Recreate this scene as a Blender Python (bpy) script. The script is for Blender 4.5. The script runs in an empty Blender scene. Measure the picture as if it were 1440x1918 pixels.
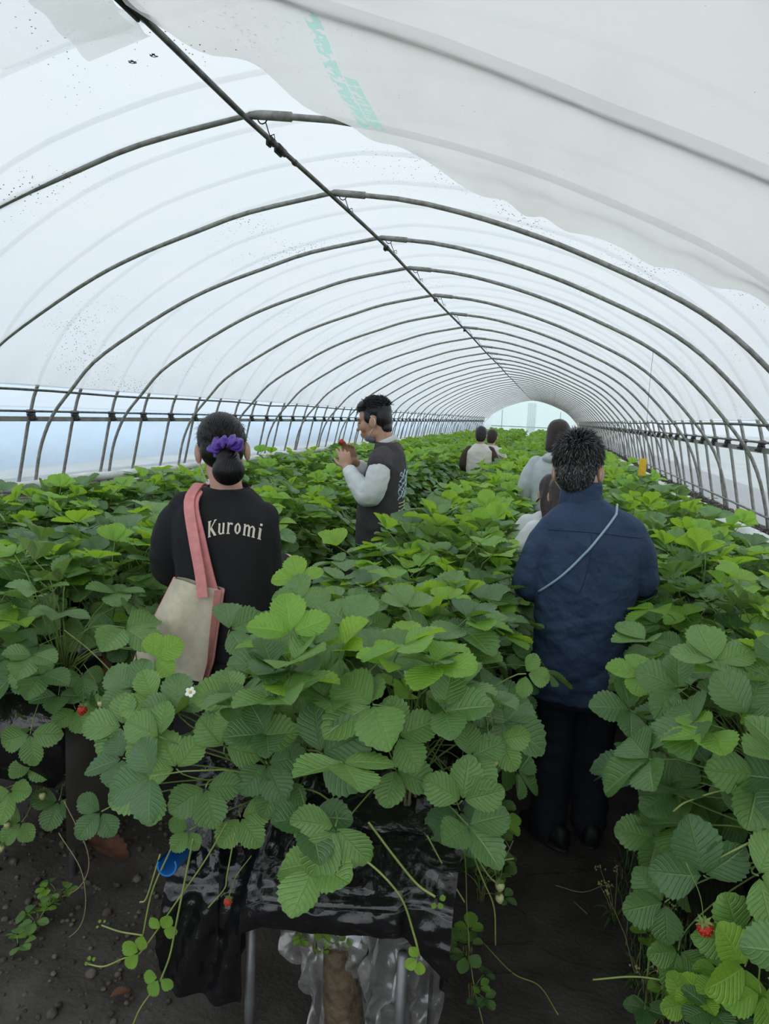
import bpy, bmesh, math, random
import numpy as np
from mathutils import Vector, Matrix

# ---------------------------------------------------------------- camera, sky, exposure
SC = bpy.context.scene
COL = SC.collection
PI = math.pi
F_PX, CAM_Z = 1300.0, 1.72
CAM_R = Vector((0.97160, 0.23290, 0.04147))
CAM_W = Vector((-0.22530, 0.96440, -0.13865))
CAM_W.normalize()
CAM_R = (CAM_R - CAM_W * CAM_R.dot(CAM_W)).normalized()
CAM_U = CAM_R.cross(CAM_W)
cam_data = bpy.data.cameras.new('camera')
cam = bpy.data.objects.new('camera', cam_data)
COL.objects.link(cam)
cam.matrix_world = Matrix(((CAM_R.x, CAM_U.x, -CAM_W.x, 0.0), (CAM_R.y, CAM_U.y, -CAM_W.y, 0.0),
                           (CAM_R.z, CAM_U.z, -CAM_W.z, CAM_Z), (0, 0, 0, 1)))
cam_data.sensor_fit = 'VERTICAL'
cam_data.sensor_height = 36.0
cam_data.lens = 36.0 * F_PX / 1918.0
cam_data.clip_start = 0.05
SC.camera = cam

world = bpy.data.worlds.new('overcast_sky')
SC.world = world
world.use_nodes = True
wn, wl = world.node_tree.nodes, world.node_tree.links
bg = wn['Background']
tc = wn.new('ShaderNodeTexCoord')
nz = wn.new('ShaderNodeTexNoise'); nz.inputs['Scale'].default_value = 1.6; nz.inputs['Detail'].default_value = 3.0
rp = wn.new('ShaderNodeValToRGB')
rp.color_ramp.elements[0].position = 0.36; rp.color_ramp.elements[0].color = (0.74, 0.85, 0.95, 1)
rp.color_ramp.elements[1].position = 0.62; rp.color_ramp.elements[1].color = (0.95, 0.965, 0.96, 1)
wl.new(tc.outputs['Generated'], nz.inputs['Vector']); wl.new(nz.outputs['Fac'], rp.inputs['Fac'])
wl.new(rp.outputs['Color'], bg.inputs['Color'])
# overcast luminance: zenith brighter than horizon, (1 + 2 sin elevation) / 3
sx = wn.new('ShaderNodeSeparateXYZ'); wl.new(tc.outputs['Generated'], sx.inputs[0])
mr = wn.new('ShaderNodeMapRange'); mr.inputs['From Min'].default_value = 0.0; mr.inputs['From Max'].default_value = 1.0
mr.inputs['To Min'].default_value = 1.30; mr.inputs['To Max'].default_value = 2.9
wl.new(sx.outputs['Z'], mr.inputs['Value']); wl.new(mr.outputs[0], bg.inputs['Strength'])

SC.view_settings.view_transform = 'Standard'
SC.view_settings.look = 'None'
SC.view_settings.exposure = -0.12
SC.view_settings.gamma = 1.0
SC.view_settings.use_curve_mapping = False
SC.cycles.max_bounces = 6
SC.cycles.diffuse_bounces = 3
SC.cycles.glossy_bounces = 2
SC.cycles.transmission_bounces = 5
SC.cycles.transparent_max_bounces = 10
SC.cycles.use_adaptive_sampling = True
SC.cycles.adaptive_threshold = 0.08
SC.cycles.use_denoising = True

RNG = random.Random(7)
NPR = np.random.default_rng(7)

# ---------------------------------------------------------------- helpers
def tag(o, label=None, cat=None, group=None, kind=None):
    if label: o['label'] = label
    if cat: o['category'] = cat
    if group: o['group'] = group
    if kind: o['kind'] = kind
    return o

def empty(name, loc=(0, 0, 0), rz=0.0, label=None, cat=None, group=None):
    o = bpy.data.objects.new(name, None)
    o.empty_display_size = 0.05
    COL.objects.link(o)
    o.location = loc
    o.rotation_euler = (0, 0, rz)
    return tag(o, label, cat, group)

def link(name, me, parent=None, loc=None, rot=None, scale=None):
    o = bpy.data.objects.new(name, me)
    COL.objects.link(o)
    if parent is not None: o.parent = parent
    if loc is not None: o.location = loc
    if rot is not None: o.rotation_euler = rot
    if scale is not None: o.scale = (scale, scale, scale) if not hasattr(scale, '__len__') else scale
    return o

ONES = ['', 'first', 'second', 'third', 'fourth', 'fifth', 'sixth', 'seventh', 'eighth', 'ninth', 'tenth', 'eleventh', 'twelfth',
        'thirteenth', 'fourteenth', 'fifteenth', 'sixteenth', 'seventeenth', 'eighteenth', 'nineteenth']
TENS = {2: 'twent', 3: 'thirt', 4: 'fort', 5: 'fift', 6: 'sixt', 7: 'sevent', 8: 'eight', 9: 'ninet'}
def ordinal(n):
    if n < 20: return ONES[n]
    t, u = divmod(n, 10)
    return TENS[t] + ('ieth' if u == 0 else 'y-' + ONES[u])

class MB:
    """collects vertices and faces of one mesh"""
    def __init__(s):
        s.v, s.f, s.m, s.uv = [], [], [], None
    def add(s, vs, fs, mat=0):
        b = len(s.v)
        s.v += [tuple(map(float, p)) for p in vs]
        s.f += [tuple(i + b for i in f) for f in fs]
        s.m += [mat] * len(fs)
    def tube(s, pts, r, n=8, mat=0, cap=True, flat=None):
        pts = [Vector(p) for p in pts]
        k = len(pts)
        rs = r if hasattr(r, '__len__') else [r] * k
        vs, fs = [], []
        ref = None
        for i, p in enumerate(pts):
            t = (pts[min(i + 1, k - 1)] - pts[max(i - 1, 0)])
            t = t.normalized() if t.length > 1e-9 else Vector((0, 0, 1))
            if ref is None:
                ref = Vector((0, 0, 1)) if abs(t.z) < .9 else Vector((1, 0, 0))
            a = t.cross(ref)
            if a.length < 1e-6: a = t.orthogonal()
            a.normalize()
            b = t.cross(a)
            ref = -b if False else a.cross(t)
            for j in range(n):
                th = 2 * PI * j / n
                q = p + (a * math.cos(th) + ref * math.sin(th) * (flat or 1.0)) * rs[i]
                vs.append(q)
        for i in range(k - 1):
            for j in range(n):
                j2 = (j + 1) % n
                fs.append((i * n + j, i * n + j2, (i + 1) * n + j2, (i + 1) * n + j))
        if cap:
            fs.append(tuple(range(n - 1, -1, -1)))
            fs.append(tuple((k - 1) * n + j for j in range(n)))
        s.add(vs, fs, mat)
        return s
    def box(s, c, size, rot=None, mat=0, bevel=0.0):
        hx, hy, hz = [q / 2 for q in size]
        c = Vector(c)
        if bevel > 0:
            bm = bmesh.new()
            bmesh.ops.create_cube(bm, size=1.0)
            for v in bm.verts: v.co = Vector((v.co.x * size[0], v.co.y * size[1], v.co.z * size[2]))
            bmesh.ops.bevel(bm, geom=bm.edges[:], offset=bevel, segments=2, affect='EDGES', profile=.5)
            vs = [v.co.copy() for v in bm.verts]
            bm.verts.index_update()
            fs = [tuple(v.index for v in f.verts) for f in bm.faces]
            bm.free()
        else:
            vs = [Vector((x, y, z)) for x in (-hx, hx) for y in (-hy, hy) for z in (-hz, hz)]
            fs = [(0, 1, 3, 2), (4, 6, 7, 5), (0, 4, 5, 1), (2, 3, 7, 6), (0, 2, 6, 4), (1, 5, 7, 3)]
        if rot is not None: vs = [rot @ v for v in vs]
        s.add([v + c for v in vs], fs, mat)
        return s
    def ell(s, c, r, nu=16, nv=10, rot=None, mat=0):
        c = Vector(c)
        r = r if hasattr(r, '__len__') else (r, r, r)
        vs = [Vector((0, 0, r[2]))]
        for i in range(1, nv):
            ph = PI * i / nv
            for j in range(nu):
                th = 2 * PI * j / nu
                vs.append(Vector((r[0] * math.sin(ph) * math.cos(th), r[1] * math.sin(ph) * math.sin(th), r[2] * math.cos(ph))))
        vs.append(Vector((0, 0, -r[2])))
        if rot is not None: vs = [rot @ v for v in vs]
        vs = [v + c for v in vs]
        fs = []
        for j in range(nu): fs.append((0, 1 + j, 1 + (j + 1) % nu))
        for i in range(nv - 2):
            for j in range(nu):
                a, b = 1 + i * nu + j, 1 + i * nu + (j + 1) % nu
                fs.append((a, a + nu, b + nu, b))
        last = len(vs) - 1
        o = 1 + (nv - 2) * nu
        for j in range(nu): fs.append((o + (j + 1) % nu, o + j, last))
        s.add(vs, fs, mat)
        return s
    def loft(s, rings, mat=0, cap=True, closed=True):
        n = len(rings[0])
        vs = [p for r in rings for p in r]
        fs = []
        for i in range(len(rings) - 1):
            for j in range(n if closed else n - 1):
                j2 = (j + 1) % n
                fs.append((i * n + j, i * n + j2, (i + 1) * n + j2, (i + 1) * n + j))
        if cap and closed:
            fs.append(tuple(range(n - 1, -1, -1)))
            fs.append(tuple((len(rings) - 1) * n + j for j in range(n)))
        s.add(vs, fs, mat)
        return s
    def grid(s, fn, nu, nv, mat=0):
        vs = [fn(i / nu, j / nv) for i in range(nu + 1) for j in range(nv + 1)]
        fs = []
        w = nv + 1
        for i in range(nu):
            for j in range(nv):
                fs.append((i * w + j, (i + 1) * w + j, (i + 1) * w + j + 1, i * w + j + 1))
        s.add(vs, fs, mat)
        return s
    def mesh(s, name, mats, smooth=True):
        me = bpy.data.meshes.new(name)
        me.from_pydata(s.v, [], s.f)
        for m in (mats if isinstance(mats, (list, tuple)) else [mats]): me.materials.append(m)
        if len(me.polygons):
            me.polygons.foreach_set('material_index', s.m)
            me.polygons.foreach_set('use_smooth', [smooth] * len(me.polygons))
        if s.uv is not None:
            uvl = me.uv_layers.new(name='UVMap')
            idx = np.empty(len(me.loops), dtype=np.int32)
            me.loops.foreach_get('vertex_index', idx)
            uvl.data.foreach_set('uv', np.asarray(s.uv, dtype=np.float32)[idx].ravel())
        me.update()
        return me
    def obj(s, name, mats, parent=None, smooth=True, **kw):
        return link(name, s.mesh(name, mats, smooth), parent, **kw)

def fix_normals(me):
    bm = bmesh.new(); bm.from_mesh(me)
    bmesh.ops.recalc_face_normals(bm, faces=bm.faces[:])
    bm.to_mesh(me); bm.free()

def catmull(pts, n):
    P = np.array(pts, float)
    P = np.vstack([2 * P[0] - P[1], P, 2 * P[-1] - P[-2]])
    out = []
    k = len(P) - 3
    for q in np.linspace(0, k, n):
        i = min(int(q), k - 1); t = q - i
        a, b, c, d = P[i], P[i + 1], P[i + 2], P[i + 3]
        out.append(.5 * ((2 * b) + (-a + c) * t + (2 * a - 5 * b + 4 * c - d) * t * t + (-a + 3 * b - 3 * c + d) * t ** 3))
    return np.array(out)

# ---- materials
def new_mat(name):
    m = bpy.data.materials.new(name)
    m.use_nodes = True
    nt = m.node_tree
    nt.nodes.clear()
    out = nt.nodes.new('ShaderNodeOutputMaterial')
    return m, nt.nodes, nt.links, out

def simple(name, col, rough=.6, metal=0.0, spec=.5, noise=None, bump=None, sss=0.0, sheen=0.0):
    """principled surface with procedural colour grain (noise = (scale, darker colour)) and bump = (scale, strength)"""
    m, n, l, out = new_mat(name)
    p = n.new('ShaderNodeBsdfPrincipled')
    p.inputs['Base Color'].default_value = (*col, 1)
    p.inputs['Roughness'].default_value = rough
    p.inputs['Metallic'].default_value = metal
    p.inputs['Specular IOR Level'].default_value = spec
    if sheen: p.inputs['Sheen Weight'].default_value = sheen
    if sss:
        p.inputs['Subsurface Weight'].default_value = sss
        p.inputs['Subsurface Radius'].default_value = (.01, .004, .002)
    l.new(p.outputs[0], out.inputs[0])
    if noise or bump:
        t = n.new('ShaderNodeTexCoord')
    if noise:
        nt = n.new('ShaderNodeTexNoise'); nt.inputs['Scale'].default_value = noise[0]; nt.inputs['Detail'].default_value = 4
        l.new(t.outputs['Object'], nt.inputs['Vector'])
        r = n.new('ShaderNodeValToRGB')
        r.color_ramp.elements[0].position = .35; r.color_ramp.elements[0].color = (*noise[1], 1)
        r.color_ramp.elements[1].position = .65; r.color_ramp.elements[1].color = (*col, 1)
        l.new(nt.outputs['Fac'], r.inputs['Fac']); l.new(r.outputs['Color'], p.inputs['Base Color'])
    if bump:
        nb = n.new('ShaderNodeTexNoise'); nb.inputs['Scale'].default_value = bump[0]; nb.inputs['Detail'].default_value = 3
        l.new(t.outputs['Object'], nb.inputs['Vector'])
        b = n.new('ShaderNodeBump'); b.inputs['Strength'].default_value = bump[1]; b.inputs['Distance'].default_value = bump[2] if len(bump) > 2 else .01
        l.new(nb.outputs['Fac'], b.inputs['Height']); l.new(b.outputs['Normal'], p.inputs['Normal'])
    return m

def film(name, clear, col, trans_share=.75, specks=0.0, dirt=0.0, gloss=.05, tint=(1, 1, 1), wrinkle=0.0, greenprint=False):
    """greenhouse film: clear fraction + milky translucent fraction, with procedural dirt"""
    m, n, l, out = new_mat(name)
    geo = n.new('ShaderNodeNewGeometry')
    tr = n.new('ShaderNodeBsdfTransparent'); tr.inputs['Color'].default_value = (*tint, 1)
    tl = n.new('ShaderNodeBsdfTranslucent'); tl.inputs['Color'].default_value = (*col, 1)
    df = n.new('ShaderNodeBsdfDiffuse'); df.inputs['Color'].default_value = (*col, 1)
    gl = n.new('ShaderNodeBsdfGlossy'); gl.inputs['Roughness'].default_value = .25
    milk = n.new('ShaderNodeMixShader'); milk.inputs[0].default_value = trans_share
    l.new(df.outputs[0], milk.inputs[1]); l.new(tl.outputs[0], milk.inputs[2])
    mg = n.new('ShaderNodeMixShader'); mg.inputs[0].default_value = gloss
    l.new(milk.outputs[0], mg.inputs[1]); l.new(gl.outputs[0], mg.inputs[2])
    mx = n.new('ShaderNodeMixShader'); mx.inputs[0].default_value = clear
    l.new(mg.outputs[0], mx.inputs[1]); l.new(tr.outputs[0], mx.inputs[2])
    last = mx
    if dirt:
        nd = n.new('ShaderNodeTexNoise'); nd.inputs['Scale'].default_value = 2.3; nd.inputs['Detail'].default_value = 6; nd.inputs['Roughness'].default_value = .65
        mp = n.new('ShaderNodeMapping'); mp.inputs['Scale'].default_value = (1, .45, 1)
        l.new(geo.outputs['Position'], mp.inputs['Vector']); l.new(mp.outputs[0], nd.inputs['Vector'])
        r = n.new('ShaderNodeMapRange'); r.inputs['From Min'].default_value = .42; r.inputs['From Max'].default_value = .75
        r.inputs['To Min'].default_value = 0; r.inputs['To Max'].default_value = dirt
        l.new(nd.outputs['Fac'], r.inputs['Value'])
        dd = n.new('ShaderNodeBsdfTranslucent'); dd.inputs['Color'].default_value = (.55, .53, .48, 1)
        m2 = n.new('ShaderNodeMixShader')
        l.new(r.outputs[0], m2.inputs[0]); l.new(last.outputs[0], m2.inputs[1]); l.new(dd.outputs[0], m2.inputs[2])
        last = m2
    if specks:
        vo = n.new('ShaderNodeTexVoronoi'); vo.inputs['Scale'].default_value = 42; vo.inputs['Randomness'].default_value = 1
        l.new(geo.outputs['Position'], vo.inputs['Vector'])
        lt = n.new('ShaderNodeMath'); lt.operation = 'LESS_THAN'
        ns = n.new('ShaderNodeTexNoise'); ns.inputs['Scale'].default_value = 1.3; ns.inputs['Detail'].default_value = 2
        l.new(geo.outputs['Position'], ns.inputs['Vector'])
        rr = n.new('ShaderNodeMapRange'); rr.inputs['From Min'].default_value = .40; rr.inputs['From Max'].default_value = .78
        rr.inputs['To Min'].default_value = 0.0; rr.inputs['To Max'].default_value = specks
        l.new(ns.outputs['Fac'], rr.inputs['Value'])
        l.new(vo.outputs['Distance'], lt.inputs[0]); l.new(rr.outputs[0], lt.inputs[1])
        dk = n.new('ShaderNodeBsdfDiffuse'); dk.inputs['Color'].default_value = (.03, .028, .025, 1)
        m3 = n.new('ShaderNodeMixShader')
        l.new(lt.outputs[0], m3.inputs[0]); l.new(last.outputs[0], m3.inputs[1]); l.new(dk.outputs[0], m3.inputs[2])
        last = m3
    if greenprint:
        uv = n.new('ShaderNodeUVMap'); uv.uv_map = 'UVMap'
        sp = n.new('ShaderNodeSeparateXYZ'); l.new(uv.outputs[0], sp.inputs[0])
        ng = n.new('ShaderNodeTexNoise'); ng.noise_dimensions = '2D'
        mpg = n.new('ShaderNodeMapping'); mpg.inputs['Scale'].default_value = (90, 130, 1)
        l.new(uv.outputs[0], mpg.inputs['Vector']); l.new(mpg.outputs[0], ng.inputs['Vector'])
        ng.inputs['Scale'].default_value = 1.0; ng.inputs['Detail'].default_value = 1.5
        def band(sock, c, w):
            a = n.new('ShaderNodeMath'); a.operation = 'SUBTRACT'; l.new(sock, a.inputs[0]); a.inputs[1].default_value = c
            b = n.new('ShaderNodeMath'); b.operation = 'ABSOLUTE'; l.new(a.outputs[0], b.inputs[0])
            d = n.new('ShaderNodeMath'); d.operation = 'LESS_THAN'; l.new(b.outputs[0], d.inputs[0]); d.inputs[1].default_value = w
            return d.outputs[0]
        def mul(a, b):
            q = n.new('ShaderNodeMath'); q.operation = 'MULTIPLY'; l.new(a, q.inputs[0]); l.new(b, q.inputs[1]); return q.outputs[0]
        def mx2(a, b):
            q = n.new('ShaderNodeMath'); q.operation = 'MAXIMUM'; l.new(a, q.inputs[0]); l.new(b, q.inputs[1]); return q.outputs[0]
        gt = n.new('ShaderNodeMath'); gt.operation = 'GREATER_THAN'; gt.inputs[1].default_value = .44
        l.new(ng.outputs['Fac'], gt.inputs[0])
        b1 = mul(band(sp.outputs['X'], *greenprint[0]), band(sp.outputs['Y'], *greenprint[1]))
        b2 = mul(band(sp.outputs['X'], *greenprint[2]), band(sp.outputs['Y'], *greenprint[3]))
        mk = mul(mx2(b1, b2), gt.outputs[0])
        sc = n.new('ShaderNodeMath'); sc.operation = 'MULTIPLY'; sc.inputs[1].default_value = .45; l.new(mk, sc.inputs[0])
        gg = n.new('ShaderNodeBsdfTranslucent'); gg.inputs['Color'].default_value = (.22, .72, .55, 1)
        m4 = n.new('ShaderNodeMixShader')
        l.new(sc.outputs[0], m4.inputs[0]); l.new(last.outputs[0], m4.inputs[1]); l.new(gg.outputs[0], m4.inputs[2])
        last = m4
    if wrinkle:
        nb = n.new('ShaderNodeTexNoise'); nb.inputs['Scale'].default_value = 5; nb.inputs['Detail'].default_value = 4
        l.new(geo.outputs['Position'], nb.inputs['Vector'])
        b = n.new('ShaderNodeBump'); b.inputs['Strength'].default_value = wrinkle; b.inputs['Distance'].default_value = .05
        l.new(nb.outputs['Fac'], b.inputs['Height'])
        for q in (tl, df, gl): l.new(b.outputs['Normal'], q.inputs['Normal'])
    l.new(last.outputs[0], out.inputs[0])
    return m

M = {}
M['pipe'] = simple('galvanised_pipe', (.36, .36, .33), .5, .25, noise=(30, (.22, .21, .19)))
M['pipe_dark'] = simple('weathered_pipe', (.15, .15, .14), .5, .2, noise=(20, (.06, .05, .045)))
M['pipe_outer'] = simple('outer_pipe', (.34, .34, .32), .5, .25, noise=(20, (.22, .20, .18)))
M['wire'] = simple('tie_wire', (.04, .035, .03), .5, .6)
M['clamp'] = simple('clamp_steel', (.05, .05, .05), .5, .5)
M['channel'] = simple('film_channel', (.30, .30, .28), .45, .5, noise=(9, (.2, .19, .17)))
M['roof_film'] = film('roof_film', .13, (.595, .613, .625), .8, specks=.26, dirt=.22, tint=(.64, .655, .67))
M['side_film'] = film('side_film', .50, (.74, .80, .85), .8, dirt=.2, tint=(.80, .84, .87), wrinkle=.3)
M['sheet_film'] = film('sheet_film', .16, (.92, .895, .86), .85, specks=.15, dirt=.35, tint=(.99, .97, .93),
                       greenprint=((.211, .0085), (.868, .098), (.229, .0075), (.902, .058)))
M['white_film'] = simple('white_film', (.72, .72, .70), .5, noise=(4, (.5, .49, .45)))
M['end_film'] = film('end_film', .30, (.66, .78, .765), .85, tint=(.68, .79, .775), wrinkle=.3)
M['curtain_film'] = film('curtain_film', .1, (.86, .9, .89), .85, wrinkle=.3)
M['soil'] = simple('dark_soil', (.040, .034, .028), .95, noise=(14, (.016, .013, .011)), bump=(40, .8))
M['weedmat'] = simple('weed_mat', (.068, .060, .053), .85, noise=(6, (.036, .030, .025)), bump=(60, .5))
M['debris'] = simple('dry_debris', (.13, .11, .085), .95, noise=(22, (.03, .026, .022)), bump=(30, 1.0))
M['outside'] = simple('outside_ground', (.36, .37, .34), .95, noise=(1.5, (.24, .25, .22)))
M['blackfilm'] = simple('black_film', (.008, .008, .009), .17, spec=.6, bump=(28, .35))
M['greyfilm'] = simple('grey_side_film', (.16, .155, .145), .55, noise=(5, (.09, .085, .075)))
M['leg'] = simple('bench_leg', (.22, .23, .24), .4, .4, noise=(12, (.13, .13, .13)))

# ---------------------------------------------------------------- tunnel geometry
CX = -1.2
Y0, Y1 = -.55, 42.0      # the tunnel mouth is open just behind the viewer
PROF = [(-4.03, .96), (-4.0, 1.17), (-3.95, 1.38), (-3.84, 1.61), (-3.66, 1.82), (-3.46, 2.03), (-3.12, 2.25), (-2.72, 2.47), (-2.4, 2.605),
        (-2.05, 2.72), (-1.72, 2.82), (-1.22, 2.912)]
PROF_R = [(-1.22, 2.912), (-.8, 2.86), (-.42, 2.765), (-.1, 2.66), (.14, 2.565), (.5, 2.405), (.73, 2.28), (.92, 2.14), (1.1, 1.97), (1.23, 1.83),
          (1.36, 1.68), (1.48, 1.51), (1.57, 1.30), (1.635, 1.06), (1.65, .96)]
PIN = np.vstack([catmull(PROF, 34), catmull(PROF_R, 34)[1:]])
OUT_H = [(2.87, .96), (2.83, 1.15), (2.67, 1.79), (2.38, 2.27), (1.95, 2.62), (1.35, 2.94), (.7, 3.13), (.25, 3.2), (0, 3.22)]
oh = catmull(OUT_H, 26)
POUT = np.vstack([np.column_stack([CX - oh[:, 0], oh[:, 1]]), np.column_stack([CX + oh[::-1, 0], oh[::-1, 1]])[1:]])
def prof_z(x):
    return float(np.interp(x, PIN[:, 0], PIN[:, 1]))

GZ = 0.98       # the land outside, a terrace above the sunken paths
def structure(name, mb, mat, smooth=True, label=None, parent=None):
    o = mb.obj(name, mat, parent, smooth)
    o['kind'] = 'structure'
    if label: o['label'] = label
    return o

# floor of the paths, gently uneven
NOISE_T = NPR.random((64, 64))
def vnoise(x, y):
    x0, y0 = math.floor(x), math.floor(y)
    fx, fy = x - x0, y - y0
    fx, fy = fx * fx * (3 - 2 * fx), fy * fy * (3 - 2 * fy)
    g = lambda i, j: NOISE_T[i % 64, j % 64]
    return (g(x0, y0) * (1 - fx) + g(x0 + 1, y0) * fx) * (1 - fy) + (g(x0, y0 + 1) * (1 - fx) + g(x0 + 1, y0 + 1) * fx) * fy - .5

def ground_z(x, y):
    left = min(1, max(0, (-.75 - x) / .3)) * min(1, max(0, (3.2 - y) / .8))
    return .012 * vnoise(x * 3, y * 3) + left * (.05 * vnoise(x * 5 + 9, y * 5) + .03 * vnoise(x * 14, y * 14 + 5))
g = MB()
g.grid(lambda u, v: (-4.3 + 6.3 * u, -5 + 12 * v, ground_z(-4.3 + 6.3 * u, -5 + 12 * v)), 110, 200)
g.add([(-4.3, 7, 0), (2.0, 7, 0), (2.0, Y1 + 1, 0), (-4.3, Y1 + 1, 0)], [(0, 1, 2, 3)])
structure('floor', g, M['weedmat'], label='dark trodden ground cloth and soil of the paths')
# terraces either side on which the hoops stand
for nm, s, xs in (('terrace_left', -1, (-3.62, -3.72, -60)), ('terrace_right', 1, (1.34, 1.42, 45))):
    b = MB()
    b.grid(lambda u, v: ((xs[0] + (xs[1] - xs[0]) * u) + .03 * vnoise(v * 60, u * 3), -5 + (Y1 + 6) * v, -.05 + (GZ + .05) * u), 4, 120)
    def top(u, v):
        x = xs[1] + s * 1.2 * u
        y = -5 + (Y1 + 6) * v
        return (x, y, GZ + .05 * vnoise(x * 6, y * 5) * math.sin(PI * min(1, u * 1.2 + .05)))
    b.grid(top, 10, 260)
    x1 = xs[1] + s * 1.2
    b.add([(x1, -25, GZ), (xs[2], -25, GZ), (xs[2], 90, GZ), (x1, 90, GZ)], [(0, 1, 2, 3)], 1)
    structure(nm, b, [M['debris'], M['outside']], label='raised bank of bare earth and dry litter along the foot of the %s tunnel wall' % ('left' if s < 0 else 'right'))
# roof film hung on the inner hoops
b = MB()
NY = 200
ia = int(np.argmin(np.abs(PIN[:33, 1] - 1.80))); ib = 34 + int(np.argmin(np.abs(PIN[34:, 1] - 1.76)))
seg = PIN[ia:ib + 1]
HOOPS = [2.81, 3.82, 4.78, 5.74, 7.0, 8.2, 9.4, 10.6, 11.8, 12.95]
while HOOPS[-1] < Y1 - 1.2: HOOPS.append(HOOPS[-1] + 1.15)
HOOPS = [.9] + HOOPS
def sag(y):
    # film lies on the hoops and dips slightly outward of them between
    d = min(abs(y - h) for h in HOOPS)
    return .018 + .02 * min(1, d / .5)
def roof(u, v):
    k = u * (len(seg) - 1)
    i = min(int(k), len(seg) - 2); t = k - i
    x, z = seg[i] * (1 - t) + seg[i + 1] * t
    y = Y0 + (Y1 - Y0) * v
    nx, nz_ = (x - CX), (z - 1.2) * 1.6
    L = math.hypot(nx, nz_)
    s = sag(y) + .012 * vnoise(x * 2.5, y * 2.5)
    return (x + nx / L * s, y, z + nz_ / L * s)
b.grid(roof, 70, 420)
structure('ceiling', b, M['roof_film'], label='milky greenhouse film stretched over the inner hoops')
# side films, outside the outer posts
def out_x(z, s):
    k = len(oh)
    return CX + s * float(np.interp(z, oh[:, 1], oh[:, 0]))
for nm, s, zt in (('wall_left', -1, 1.84), ('wall_right', 1, 1.80)):
    b = MB()
    def side(u, v):
        z = GZ - .02 + (zt - GZ + .02) * u
        y = Y0 + (Y1 - Y0) * v
        return (out_x(z, s) + s * (.022 + .012 * vnoise(y * 4, z * 2)), y, z)
    b.grid(side, 8, 330)
    # narrow lip joining the side film to the roof film at the top rail
    xa = out_x(zt, s) + s * .022
    xr = float(seg[0][0]) - .02 if s < 0 else float(seg[-1][0]) + .02
    zr = float(seg[0][1]) if s < 0 else float(seg[-1][1])
    b.grid(lambda u, v: (xa + (xr - xa) * u, Y0 + (Y1 - Y0) * v, zt + (zr - zt) * u), 1, 40)
    structure(nm, b, M['side_film'], label='clear side film behind the %s row of posts' % ('left' if s < 0 else 'right'))
# near and far end films
def end_mesh(y, mat, nm, lab):
    b = MB()
    pts = PIN
    def fn(u, v):
        k = u * (len(pts) - 1); i = min(int(k), len(pts) - 2); t = k - i
        x, z = pts[i] * (1 - t) + pts[i + 1] * t
        zb = .0
        return (x, y + .03 * math.sin(x * 7) * math.sin(v * 3), zb + (z - zb) * v)
    b.grid(fn, 66, 10)
    return structure(nm, b, mat, label=lab)
wf = end_mesh(Y1, M['end_film'], 'wall_far', 'pale green film closing the far end of the tunnel')
b = MB()
for x in (-2.9, .45): b.box((x, Y1 - .05, 1.15), (.04, .04, 2.3), bevel=.008)
b.obj('post', M['white_film'], wf)
b = MB(); b.box((-1.2, Y1 - .06, 1.35), (4.6, .04, .05), bevel=.008)
b.obj('crossbar', M['white_film'], wf)
b = MB()
b.grid(lambda u, v: (-1.45 + .5 * u + .02 * math.sin(v * 4), Y1 - .12 - .04 * math.sin(u * 25), 2.75 - 1.75 * v), 24, 8)
b.obj('curtain', M['curtain_film'], wf)
# the next tunnel over, seen through the left film
b = MB()
b.grid(lambda u, v: (-8.2 - 2.6 * math.cos(PI * u), -8 + 70 * v, GZ + .62 * math.sin(PI * u) ** .8), 20, 12)
M['blue_film'] = simple('blue_sheet', (.34, .50, .66), .4, noise=(.8, (.25, .38, .52)))
tag(b.obj('neighbouring_tunnel', M['blue_film']), 'long pale blue tunnel seen dimly through the left film', 'greenhouse')

# ---------------------------------------------------------------- hoops, ridge, rails
def hoop_shift(y): return -.07 * min(1, max(0, (4.8 - y) / 2.0))
VIS = [h for h in HOOPS if h > 2.5]
def hoop_mesh(pts, r, n):
    b = MB(); b.tube(pts, r, n); return b
pin3 = [(x, 0, z) for x, z in PIN]
me_pipe = hoop_mesh(pin3, .0135, 8).mesh('pipe', M['pipe'])
def arc(pts, a, b_): return [p for p in pts if a <= p[0] <= b_]
sl = [(x, 0, z) for x, z in PIN if abs(x - CX) < .17]
me_sleeve = MB().tube(sl, .0185, 10).mesh('sleeve', M['pipe'])
w = MB()
w.tube([(-1.165 + .0 + .022 * math.cos(t), .0, 2.898 + .026 * math.sin(t)) for t in np.linspace(0, 2 * PI, 13)], .0028, 5)
w.tube([(-1.15, 0, 2.875), (-1.135, -.01, 2.84), (-1.12, -.02, 2.81), (-1.10, -.02, 2.80), (-1.105, -.02, 2.822), (-1.125, -.02, 2.816)], .0025, 5)
me_wire = w.mesh('tie_wire', M['wire'])
me_bolt = MB().tube([(.95, 0, 2.09), (.95, 0, 2.06)], .004, 6).mesh('wire_hook', M['wire'])
n = 0
for h in VIS:
    vis = h > 2.5
    if vis: n += 1
    lab = ('grey steel hoop holding up the roof film, %s from the front' % ordinal(n)) if vis else 'grey steel hoop behind the viewer'
    e = empty('tunnel_hoop', (hoop_shift(h), h, 0), 0, lab, 'hoop', 'inner tunnel hoops')
    link('pipe', me_pipe, e)
    if h < 16:
        link('sleeve', me_sleeve, e); link('tie_wire', me_wire, e)
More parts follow.
